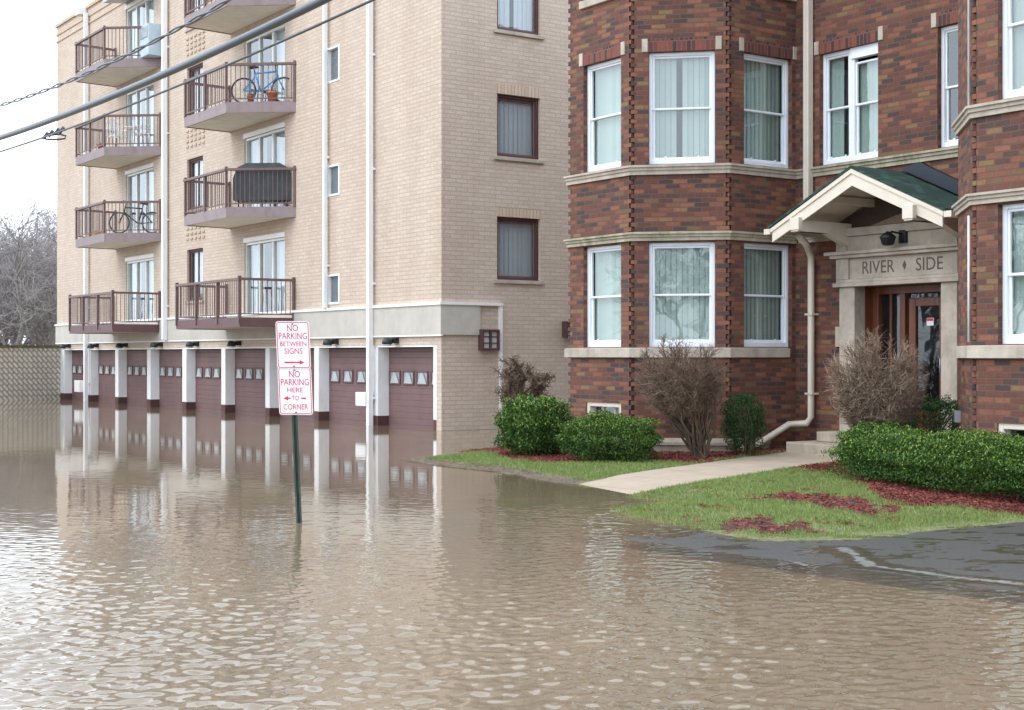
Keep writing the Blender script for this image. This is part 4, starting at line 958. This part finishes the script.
def panel(cz, xo, lines, arrows, d0):
    Wd, Hd = .320, .452; P = lambda a, d, z: SP(a + xo, d, z + cz)
    fr2 = type('f', (), {'p': staticmethod(P)})()
    o = rrect(Wd, Hd, .028); m = MB(); m.extr(fr2, o, d0, d0 + .004); pn = m.build('sign_panel', M['signwhite'], sign)
    m = MB(); oo = rrect(Wd - .016, Hd - .016, .022); ii = rrect(Wd - .030, Hd - .030, .016); k = len(oo)
    vs = [P(a, d0 + .0062, z) for a, z in oo + ii]; m.add(vs, [(i, (i + 1) % k, k + (i + 1) % k, k + i) for i in range(k)])
    for txt, z, h, w in lines:
        v, f = text_mesh(txt, h, w); m.add([P(x_, d0 + .0062, y_ + z) for x_, y_, _ in v], f)
    for a in arrows: m.add([P(x_, d0 + .0062, z_) for x_, z_ in a], [tuple(range(len(a)))])
    m.build('sign_lettering', M['signred'], pn)
    m = MB()
    for zz in (-.20, .20): m.lathe(P(0, d0 + .006, zz), [(.008, -.006), (.009, .004)], 8)
    m.build('bolt', M['black'], pn)
zc1 = CAM_H + (HOR - 345) / F_PX * sg_z; zc2 = CAM_H + (HOR - 391) / F_PX * sg_z
panel(zc1, .022, [('NO', .13, .062, .105), ('PARKING', .055, .062, .265), ('BETWEEN', -.012, .045, .25), ('SIGNS', -.085, .055, .17)], [arrow(-.09, .10, -.165, 1, .014)], .036)
panel(zc2, .022, [('NO', .13, .062, .105), ('PARKING', .055, .062, .265), ('HERE', -.012, .045, .15), ('TO', -.088, .045, .07), ('CORNER', -.175, .052, .235)], [arrow(-.115, -.045, -.068, -1, .012), arrow(.052, .10, -.068, 0, .014)], .031)
# ================================================================== OVERHEAD CABLES
def wire(p0, p1, r, sag, name, mat, label, n=60, ext=.0, twist=0, ruf=0):
    a = Vector(p0); b = Vector(p1); m = MB(); pts = []
    for i in range(n + 1):
        t = i / n * (1 + 2 * ext) - ext; p = a.lerp(b, t); p.z += -sag * 4 * t * (1 - t); pts.append(p)
    if twist:
        for ph in (0, math.pi):
            q = []
            for i in range(n * 6 + 1):
                t = i / (n * 6) * n; j = min(int(t), n - 1); p = pts[j].lerp(pts[j + 1], t - j); an = i / (n * 6) * twist * 2 * math.pi + ph
                q.append(p + Vector((math.cos(an) * r * .3, math.cos(an) * r * .3, math.sin(an) * r * .9)))
            m.tube(q, r * .6, 5)
    else: m.tube(pts, r, 8)
    return tag(m.build(name, M[mat]), label, 'cable', 'overhead cables')
wire(at(-60, 155, 19), at(470, -75, 9.5), .036, .16, 'overhead_cable', 'cablegrey', 'thick grey cable crossing in front of the balconies', ext=.35)
c2 = wire(at(-60, 169, 18.9), at(470, -46, 9.45), .011, .13, 'overhead_cable', 'cable', 'thin dark wire hanging just below the thick cable', ext=.35)
wire(at(-60, 118, 20), at(330, -62, 11), .017, .25, 'overhead_cable', 'cable', 'twisted black cable above the thick one, across the sky', n=60, ext=.3, twist=19)
# splice clamp riding on the thin wire
m = MB(); q = [at(x_, y_, 17.2) for x_, y_ in ((42, 138), (45, 135.5), (52, 135), (60, 134), (66, 136), (65, 138.5), (58, 139.5), (48, 139.5), (42, 138))]; m.tube(q, .012, 6)
for x_, y_ in ((46, 135), (51, 133), (57, 131), (62, 129.5)): m.tube([at(x_ - 2, y_ + 3, 17.15), at(x_ + 1.5, y_ - 2, 17.1)], .022, 6); m.tube([at(x_, y_ + 1, 17.15), at(x_ + 4, y_, 17.1)], .014, 6)
tag(m.build('cable_splice', M['cable']), 'small dark splice clamp looped on the thin wire at left', 'clamp')
# ================================================================== THINGS ON BALCONIES
def bike(loc, rz, mat, label):
    e = empty('bicycle', loc, label, 'bicycle'); e.rotation_euler = (0, 0, rz)
    X, Zx = (1, 0, 0), (0, 0, 1)
    def b(mb, nm, mt, par): o = mb.build(nm, mt); o.parent = par; return o
    for x_ in (-.52, .52):
        w = b(MB().torus((x_, 0, .33), X, Zx, .315, .02), 'wheel', M['tyre'], e); sp = MB()
        sp.torus((x_, 0, .33), X, Zx, .29, .008, 28, 4)
        for k in range(12): a = math.pi * k / 6; sp.tube([(x_, 0, .33), (x_ + .29 * math.cos(a), 0, .33 + .29 * math.sin(a))], .0025, 3)
        b(sp, 'spokes', M['grey'], w)
    f = MB(); bb = (-.08, 0, .30); st = (-.22, 0, .76); hd = (.33, 0, .80); h2 = (.37, 0, .66)
    for p0, p1 in ((bb, st), (st, hd), (bb, h2), (hd, h2)): f.tube([p0, p1], .021, 8)
    for y in (-.05, .05): f.tube([(-.52, y, .33), bb], .010, 6); f.tube([(-.52, y, .33), (-.2, 0, .70)], .010, 6); f.tube([h2, (.52, y, .33)], .013, 6)
    b(f, 'frame', mat, e)
    s_ = MB(); s_.tube([st, (-.25, 0, .90)], .013, 6); s_.tube([(-.38, 0, .92), (-.28, 0, .925), (-.14, 0, .915)], [.055, .05, .018], 8); b(s_, 'saddle', M['black'], e)
    h = MB(); h.tube([hd, (.30, 0, .95), (.36, 0, .98)], .013, 6); h.tube([(.28, -.27, .99), (.36, 0, .98), (.28, .27, .99)], .012, 6); b(h, 'handlebar', M['black'], e)
    c = MB(); c.torus((-.08, -.03, .30), X, Zx, .085, .008, 16, 4); c.tube([(-.08, -.06, .30), (.03, -.07, .17)], .009, 5); c.tube([(-.08, .06, .30), (-.19, .07, .43)], .009, 5); b(c, 'crank', M['grey'], e)
    return e
bike((-33.28, V0 - .5, DECK[2] + .01), R(50), M['blue'], 'blue bicycle standing on the balcony, second from the top, near column')
bike((-42.6, V0 - .5, DECK[1] + .01), R(230), M['black'], 'black bicycle leaning on the balcony rail in the far column')
# covered grill
g = empty('covered_grill', (-33.9, V0 - .6, DECK[1]), 'barbecue grill under a charcoal cover on a near column balcony', 'grill')
m = MB(); fr_ = Fr((-33.58, V0 - 1.23), (1.15, 1.38)); prof = [(.0, .18), (.0, .75), (.12, 1.02), (.35, 1.12), (1.2, 1.12), (1.42, 1.0), (1.5, .75), (1.5, .18)]
m.extr(fr_, [(a, z + DECK[1]) for a, z in prof], -.68, -.08); m.build('cover', M['vinylcover'], g)
m = MB()
for a in (.12, 1.38):
    for d_ in (-.6, -.16): m.tube([fr_.p(a, d_, DECK[1]), fr_.p(a, d_, DECK[1] + .2)], .02, 6)
m.build('leg', M['black'], g)
def pot(loc, r, label, mat='terracotta'):
    e = empty('flower_pot', loc, label, 'flower pot', 'pots on the balconies'); MB().lathe(loc, [(r * .7, 0), (r, r * 1.5), (r * 1.1, r * 1.5), (r * 1.1, r * 1.8), (r * .9, r * 1.8)], 14).build('pot', M[mat], e)
    P = rng.normal(size=(160, 3)) * [r * .5, r * .5, r * .35] + [loc[0], loc[1], loc[2] + r * 2.0]; raw_mesh('plant', leaves(P, .05, .015, 1), 4, M['twig'], e)
pot((-32.95, V0 - .42, DECK[2]), .14, 'terracotta pot in front of the blue bicycle wheel'); pot((-33.3, V0 - .85, DECK[2]), .09, 'small orange dish pot under the blue bicycle'); 
pot((-43.9, V0 - 1.15, DECK[2]), .10, 'red pot beside the white patio chairs', 'redplastic')
def chair(loc, rz, mat, label):
    e = empty('patio_chair', loc, label, 'chair', 'white patio chairs'); e.rotation_euler = (0, 0, rz)
    def b(mb, nm): o = mb.build(nm, mat); o.parent = e
    b(MB().box(XY, -.24, .24, -.24, .24, .40, .43), 'seat')
    m = MB()
    for k in range(6): a = -.2 + k * .08; m.box(XY, a - .02, a + .02, -.26, -.24, .43, .88)
    m.box(XY, -.26, .26, -.27, -.23, .86, .94); b(m, 'backrest')
    for x_ in (-.22, .22):
        for y_ in (-.22, .22): b(MB().tube([(x_, y_, .41), (x_ * 1.15, y_ * 1.15, 0)], .018, 6), 'leg')
    for x_ in (-.27, .27): b(MB().tube([(x_, -.24, .64), (x_, .2, .64), (x_, .22, .42)], .018, 6), 'armrest')
chair((-43.35, V0 - .8, DECK[2]), R(100), M['white'], 'white patio chair left of the glass table, far column balcony')
chair((-42.5, V0 - .35, DECK[2]), R(160), M['white'], 'white patio chair by the pipe end of the far column balcony')
t_ = empty('patio_table', (-43.05, V0 - .45, DECK[2]), 'small round table between the white patio chairs', 'table'); MB().lathe((-43.05, V0 - .45, DECK[2] + .66), [(.28, 0), (.30, .01), (.28, .03)], 18).build('tabletop', M['white'], t_); MB().tube([(-43.05, V0 - .45, DECK[2]), (-43.05, V0 - .45, DECK[2] + .66)], .025, 8).build('leg', M['white'], t_)
cb = empty('storage_cabinet', (-41.9, V0 - .3, DECK[3]), 'pale blue grey cabinet on the topmost far column balcony', 'cabinet'); MB().bbox(FA, su(-42.3), su(-41.5), .03, .5, DECK[3], DECK[3] + .95, .015).build('cabinet_body', plain('pale cabinet', (.45, .55, .62), .6), cb); MB().box(FA, su(-42.25), su(-41.55), .5, .515, DECK[3] + .55, DECK[3] + .9).build('cabinet_grille', M['grey'], cb)
bx = empty('storage_box', (-45.0, V0 - 1.0, DECK[1]), 'low wooden planter box at the end of the bicycle balcony', 'box'); MB().bbox(FA, su(-45.2), su(-44.2), .95, 1.2, DECK[1], DECK[1] + .18).build('box_body', plain('pine', (.45, .25, .12), .8), bx)
# ================================================================== BLOCK WALL AT LEFT
fw = Fr((-49.3, 12.2), (-.36, .93)); f0 = (UL + .0, V0); 
m_, t, b, o = newmat('patterned screen block')
uv = t.nodes.new('ShaderNodeUVMap'); uv.uv_map = 'UVMap'
mpn = t.nodes.new('ShaderNodeMapping'); mpn.inputs['Rotation'].default_value = (0, 0, R(45)); mpn.inputs['Scale'].default_value = (1, 1, 1); t.links.new(uv.outputs[0], mpn.inputs[0])
ck = t.nodes.new('ShaderNodeTexBrick'); ck.inputs['Scale'].default_value = 1; ck.inputs['Brick Width'].default_value = .28; ck.inputs['Row Height'].default_value = .14; ck.inputs['Mortar Size'].default_value = .03; ck.inputs['Mortar Smooth'].default_value = .6
ck.inputs['Color1'].default_value = (.60, .56, .48, 1); ck.inputs['Color2'].default_value = (.52, .48, .41, 1); ck.inputs['Mortar'].default_value = (.32, .28, .235, 1); t.links.new(mpn.outputs[0], ck.inputs['Vector'])
t.links.new(ck.outputs[0], b.inputs['Base Color']); b.inputs['Roughness'].default_value = .9
bp = t.nodes.new('ShaderNodeBump'); bp.invert = True; bp.inputs['Distance'].default_value = .03; t.links.new(ck.outputs['Fac'], bp.inputs['Height']); t.links.new(bp.outputs[0], b.inputs['Normal'])
WS = Fr((-49.6, -6), (-.13, 1)); 
WS = Fr((-46.0, -2.0), (UL - .02 + 46.0, 17.0 + 2.0)); WL = math.hypot(UL - .02 + 46.0, 19.0)
bw = empty('block_wall', (-49, 8, -.34), 'tan patterned block wall standing in the flood left of the apartments', 'wall')
MB().box(WS, 0, WL, -.2, 0, -.34, 1.86).build('blocks', m_, bw)
MB().box(WS, -.03, WL, -.24, .04, 1.861, 1.95).build('cap', plain('mossy brown cap', (.10, .085, .05), .9, 0, .4, 3), bw)
# ================================================================== PLANTS
def blob_points(n, fn, c, r, pw=1.0):
    """points near the surface of a superellipsoid, noisy"""
    out = []
    while sum(len(o) for o in out) < n:
        d = rng.normal(size=(n, 3)); d /= np.linalg.norm(d, axis=1)[:, None]
        k = (np.abs(d) ** pw).sum(1) ** (1 / pw); rad = 1 / k
        lump = 1 + .04 * np.sin(d[:, 0] * 13 + d[:, 2] * 9 + fn) + .10 * np.sin(d[:, 0] * 7 + fn) + .08 * np.sin(d[:, 1] * 9 + 2 * fn) + .07 * np.sin(d[:, 2] * 11 + fn * 3) + .05 * np.sin(d[:, 0] * 21 + d[:, 1] * 17)
        sh = 1 - np.abs(rng.normal(0, .09, n)) + rng.normal(0, .03, n) - np.where(rng.uniform(size=n) < .3, rng.uniform(0, .35, n), 0)
        P = d * (rad * lump * sh)[:, None] * r + c
        out.append(P)
    return np.vstack(out)[:n]
def hedge(name, c, r, label, n=26000, mat='yew', pw=3.2, tips=True, zmin=.1, leaf=.034, group=None, cat='hedge', rz=0):
    e = empty(name, (c[0], c[1], .1), label, cat, group); c = np.array(c); r = np.array(r)
    P = blob_points(n, c[0] * 3, c * 0, r, pw); ca, sa = math.cos(rz), math.sin(rz)
    P = np.column_stack([P[:, 0] * ca - P[:, 1] * sa, P[:, 0] * sa + P[:, 1] * ca, P[:, 2]]) + c
    keep = (P[:, 2] > zmin) & ((P[:, 2] > zmin + .12) | (rng.uniform(size=n) < .5))
    # sparser where sprays part and the inside shows
    ho = smooth_noise(P[:, [0, 2]], 16, 71) + smooth_noise(P[:, [1, 2]], 14, 72); keep &= ho > rng.uniform(-2.6, -.35, n)
    P = P[keep]; raw_mesh('foliage', leaves(P, leaf, leaf * .42, .4), 4, M[mat], e)
    if tips:
        Q = blob_points(n // 3, c[0] * 3, c * 0, r * 1.03, pw); Q = np.column_stack([Q[:, 0] * ca - Q[:, 1] * sa, Q[:, 0] * sa + Q[:, 1] * ca, Q[:, 2]]) + c; Q = Q[(Q[:, 2] > c[2] + r[2] * rng.uniform(-.3, .9, len(Q)))]
        raw_mesh('fresh_tip', leaves(Q, leaf, leaf * .4, 1.2), 4, M['tips'], e)['kind'] = 'stuff'
    m = MB()
    for k in range(14):
        a = rng.uniform(-.8, .8) * r[0]; b_ = rng.uniform(-.5, .5) * r[1]; x_, y_ = c[0] + a * ca - b_ * sa, c[1] + a * sa + b_ * ca
        z0 = float(height(np.array([[x_, y_]]))[0])
        m.tube([(x_ * .7 + c[0] * .3, y_ * .7 + c[1] * .3, z0 - .02), (x_, y_, c[2]), (x_ + rng.normal(0, .08), y_ + rng.normal(0, .08), c[2] + r[2] * .6)], [.018, .012, .006], 5)
    m.build('stem', M['bark'], e); return e
hedge('yew_hedge', (-9.75, 12.98, .39), (1.8, .46, .33), 'long clipped green hedge in front of the right bay', 85000, pw=3, zmin=.12)
hedge('yew_shrub', (-11.62, 13.42, .47), (.52, .45, .30), 'low rounded green shrub at the walk end of the long hedge', 20000, pw=2.6, zmin=.15)
hedge('yew_shrub', (-11.95, 14.85, .62), (.50, .32, .38), 'dark box-shaped shrub between the entry door and the right bay', 16000, mat='yewdk', pw=5, tips=False)
hedge('yew_shrub', (-14.98, 14.35, .62), (.27, .27, .38), 'small dark clipped shrub beside the downspout outlet', 9000, mat='yewdk', pw=3.5, tips=False, zmin=.22)
hedge('yew_shrub', (-15.85, 12.55, .42), (.66, .45, .33), 'wide green shrub under the basement window of the left bay', 32000, mat='yew', pw=2.8, zmin=.1, rz=R(25))
hedge('yew_shrub', (-17.5, 12.45, .50), (.56, .5, .46), 'taller loose green shrub at the corner of the tan building', 24000, mat='yew', pw=2.2, zmin=.08, leaf=.045)
class Twigs:
    def __init__(s): s.thick = MB(); s.thin = []
    def seg(s, p0, p1, r0, r1):
        s.thin.append((p0, p1, r0, r1))
    def thin_verts(s):
        A0 = np.array([t[0] for t in s.thin]); B0 = np.array([t[1] for t in s.thin]); r0 = np.array([t[2] for t in s.thin]); r1 = np.array([t[3] for t in s.thin])
        d = B0 - A0; d /= np.maximum(np.linalg.norm(d, axis=1), 1e-6)[:, None]; e = np.cross(d, [.3, .5, .8]); e /= np.linalg.norm(e, axis=1)[:, None]; f = np.cross(d, e)
        Q = []
        for k in range(3):
            a0, a1 = 2 * math.pi * k / 3, 2 * math.pi * (k + 1) / 3
            o0 = e * math.cos(a0) + f * math.sin(a0); o1 = e * math.cos(a1) + f * math.sin(a1)
            Q.append(np.stack([A0 + o0 * r0[:, None], A0 + o1 * r0[:, None], B0 + o1 * r1[:, None], B0 + o0 * r1[:, None]], 1))
        return np.stack(Q, 1).reshape(-1, 3)
def V3(*a): return np.array(a, float)
def shrub(name, base, c, r, label, nst=40, tw=14, mat='twig', tl=.16, wig=.03, straight=False, cat='shrub', r0=.016, tmin=.35):
    e = empty(name, tuple(base), label, cat); T_ = Twigs(); base = V3(*base); c = V3(*c); r = V3(*r)
    for i in range(nst):
        d = rng.normal(size=3); d /= np.linalg.norm(d); tgt = c + d * r * rng.uniform(.45, .92) ** (1 if straight else .8)
        if tgt[2] < base[2] + .25: tgt[2] = base[2] + .25 + rng.uniform(0, .2)
        b0 = base + V3(rng.normal(0, .05), rng.normal(0, .05), 0); n = 9; pts = []
        mid = b0 * .5 + tgt * .5 + V3(0, 0, .10 * (c[2] - base[2])) * rng.uniform(-.5, 1) + rng.normal(0, .05, 3)
        for k in range(n):
            t_ = k / (n - 1); p = b0 * (1 - t_) ** 2 + mid * 2 * t_ * (1 - t_) + tgt * t_ ** 2 + rng.normal(0, wig * (.3 + t_), 3) * (k > 0); pts.append(p)
        T_.thick.tube([tuple(p) for p in pts], [r0 * (1 - .75 * k / (n - 1)) * rng.uniform(.85, 1.1) for k in range(n)], 5, caps=False)
        for j in range(tw):
            t_ = rng.uniform(tmin, 1); k = min(int(t_ * (n - 1)), n - 2); p = pts[k] + (pts[k + 1] - pts[k]) * (t_ * (n - 1) - k)
            out = (p - c) / r; out /= max(np.linalg.norm(out), .2); dd = out * (1.1 if straight else .6) + rng.normal(0, .5, 3) + V3(0, 0, .45); dd /= np.linalg.norm(dd)
            L = tl * rng.uniform(.5, 1.4); q = p; rr = .0045
            for m_i in range(3):
                q2 = q + dd * L / 3; T_.seg(q, q2, rr, rr * .75); 
                for _ in range(2):
                    d3 = dd + rng.normal(0, .55, 3); d3 /= np.linalg.norm(d3); T_.seg(q2, q2 + d3 * L * rng.uniform(.25, .55), rr * .7, rr * .4)
                dd = dd + rng.normal(0, .25, 3) + V3(0, 0, .05); dd /= np.linalg.norm(dd); q = q2; rr *= .75
    # clipped outline: drop twigs that stick far out of the crown
    T_.thin = [q for q in T_.thin if (((q[1] - c) / r) ** 2).sum() < rng.uniform(.92, 1.15)]
    T_.thick.build('stem', M['bark'], e); raw_mesh('twigs', T_.thin_verts(), 4, M[mat], e); return e
gz = float(height(np.array([[-15.2, 13.2]]))[0])
b1 = at(700, 459, 20.15); c1 = at(681, 388, 20.0)
shrub('bare_shrub', (b1.x, b1.y, .1), (c1.x, c1.y, 1.33), (.80, .65, .60), 'leafless brown shrub fanning out in front of the left bay', 58, 40, tl=.17, wig=.038, tmin=.55, r0=.020)
b2 = at(874, 440, 17.6); c2_ = at(876, 380, 17.6)
shrub('bare_shrub', (b2.x, b2.y, .2), (c2_.x, c2_.y, 1.31), (.66, .62, .68), 'round leafless pale shrub in front of the entry door', 110, 40, mat='twiglight', tl=.20, wig=.012, straight=True, tmin=.3)
b3 = at(524, 425, 24.0)
# small gnarled tree between the buildings
e = empty('bare_tree', (b3.x, b3.y, .05), 'small leafless gnarled tree against the tan side wall', 'tree'); T_ = Twigs()
for dx, hgt in ((-.13, 1.2), (.0, 1.3), (.2, 1.25)):
    p = V3(b3.x + CS * dx, b3.y + SN * dx, .05); pts = [p]; dd = V3(-CS * .1 + CS * dx, SN * dx, 1)
    for k in range(8): p = p + dd * hgt / 9 + rng.normal(0, .025, 3); pts.append(p)
    T_.thick.tube([tuple(q) for q in pts], [.046 * (1 - .6 * k / 8) for k in range(9)], 6, caps=False)
    for k in range(4, 9):
        for _ in range(7):
            q = pts[k]; d2 = rng.normal(0, .7, 3) + V3(0, 0, .55); d2 /= np.linalg.norm(d2); L = rng.uniform(.12, .34); bp_ = [q]
            for _k in range(4): q = q + d2 * L / 4 + rng.normal(0, .015, 3); bp_.append(q)
            T_.thick.tube([tuple(x) for x in bp_], [.022, .018, .014, .010, .007], 4, caps=False)
            for q in bp_[1:]:
                for _k in range(11):
                    d3 = rng.normal(0, .8, 3) + V3(0, 0, .3); d3 /= np.linalg.norm(d3); T_.seg(q, q + d3 * rng.uniform(.05, .15), .006, .003)
T_.thick.build('trunk', M['bark'], e); raw_mesh('twigs', T_.thin_verts(), 4, M['twig'], e)
# bare trees beyond the block wall
def big_tree(seed, H, spread, name='bare_tree'):
    r = np.random.default_rng(seed); T_ = Twigs(); trunk = MB(); limb = T_.thick
    def grow(p, d, L, rad, dep):
        n = 5 if dep < 3 else 3; pts = [p]; q = p
        for k in range(n):
            d = d + r.normal(0, .13 + .05 * dep, 3) + V3(0, 0, .04); d /= np.linalg.norm(d); q = q + d * L / n; pts.append(q)
        if dep == 0: trunk.tube([tuple(x) for x in pts], [rad * (1 - .35 * k / n) for k in range(n + 1)], 8, caps=False)
        elif dep < 3: limb.tube([tuple(x) for x in pts], [rad * (1 - .5 * k / n) for k in range(n + 1)], 5, caps=False)
        else:
            for k in range(n): T_.seg(pts[k], pts[k + 1], rad * (1 - .2 * k), rad * (1 - .2 * (k + 1)))
        if dep >= 5: return
        nb = [6, 5, 5, 4, 4][dep]
        for j in range(nb):
            k = n if j == 0 else r.integers(max(1, n // 2 - (dep > 0)), n + 1); s_ = spread * (1 if dep == 0 else .9)
            d2 = d + r.normal(0, s_, 3); d2[2] = d2[2] * .8 + .12; d2 /= np.linalg.norm(d2); grow(pts[k], d2, L * r.uniform(.55, .8), rad * (.55 if dep else .5), dep + 1)
    grow(V3(0, 0, 0), V3(r.normal(0, .05), r.normal(0, .05), 1), H * .33, H * .018, 0)
    return trunk, T_
protos = []
spots = [(8, 62, 9.8, 0), (30, 74, 11.5, 1), (52, 66, 9.5, 2), (20, 68, 10, 1), (40, 63, 9, 0), (-4, 66, 10, 2), (-15, 70, 12, 1), (-50, 66, 11, 0), (45, 88, 14, 0), (15, 92, 15, 2), (-85, 75, 13, 2), (90, 78, 12, 1), (2, 80, 13, 1), (62, 80, 13, 2), (-30, 85, 13, 2)]
lab = ['leafless grey tree with an upright crown beyond the block wall', 'spreading leafless tree with tangled limbs beyond the block wall', 'low forked leafless tree beyond the block wall']
for i, (px, Zt, Ht, kd) in enumerate(spots):
    r_ = ray(px); loc = (r_[0] * Zt, r_[1] * Zt, -.2)
    if len(protos) <= kd or protos[kd] is None:
        pass
    if kd not in [p[0] for p in protos]:
        tr_, T_ = big_tree(100 + kd, 12, [.5, .72, .6][kd]); e = empty('bare_tree', (0, 0, 0), lab[kd], 'tree', 'leafless trees beyond the block wall')
        tk = tr_.build('trunk', M['greybark'], e); lb = T_.thick.build('limbs', M['greybark'], e); tw_ = raw_mesh('twigs', T_.thin_verts(), 4, M['greytwig'], e)
        protos.append((kd, e, [tk, lb, tw_])); o = e
    else:
        src = [p for p in protos if p[0] == kd][0]; o = src[1].copy(); COL.objects.link(o)
        for ch in src[2]: c_ = ch.copy(); COL.objects.link(c_); c_.parent = o
    near_lab = {0: 'leafless tree leaning in from the left edge over the block wall', 1: 'tallest leafless tree midway between the left edge and the tan building', 2: 'leafless tree touching the far edge of the tan building', 3: 'wide leafless tree second from the left edge behind the block wall', 4: 'slender leafless tree just left of the tan building, nearest to the wall'}
    if i in near_lab: o['label'] = near_lab[i]
    else: o['label'] = 'leafless tree in the far row behind the others beyond the block wall'
    o.location = loc; o.rotation_euler = (0, 0, i * 1.7); o.scale = (Ht / 12,) * 3

# trees on the far side of the street, behind the viewer: the window panes mirror them
behind = [(-42, -28), (-50, -40), (-36, -42), (-60, -30), (-30, -52), (-66, -48), (-24, -36), (-78, -40), (22, -26), (30, -38), (14, -40), (38, -22), (4, -50), (-12, -46)]
for i, (x_, y_) in enumerate(behind):
    src = protos[i % 3]; o = src[1].copy(); COL.objects.link(o)
    for ch in src[2]: c_ = ch.copy(); COL.objects.link(c_); c_.parent = o
    o.location = (x_, y_, -.2); o.rotation_euler = (0, 0, i * 2.3); o.scale = (1.15 + .1 * (i % 3),) * 3
    o['label'] = 'leafless street tree across the flooded road, mirrored in the window glass'; o['group'] = 'leafless trees across the flooded street'
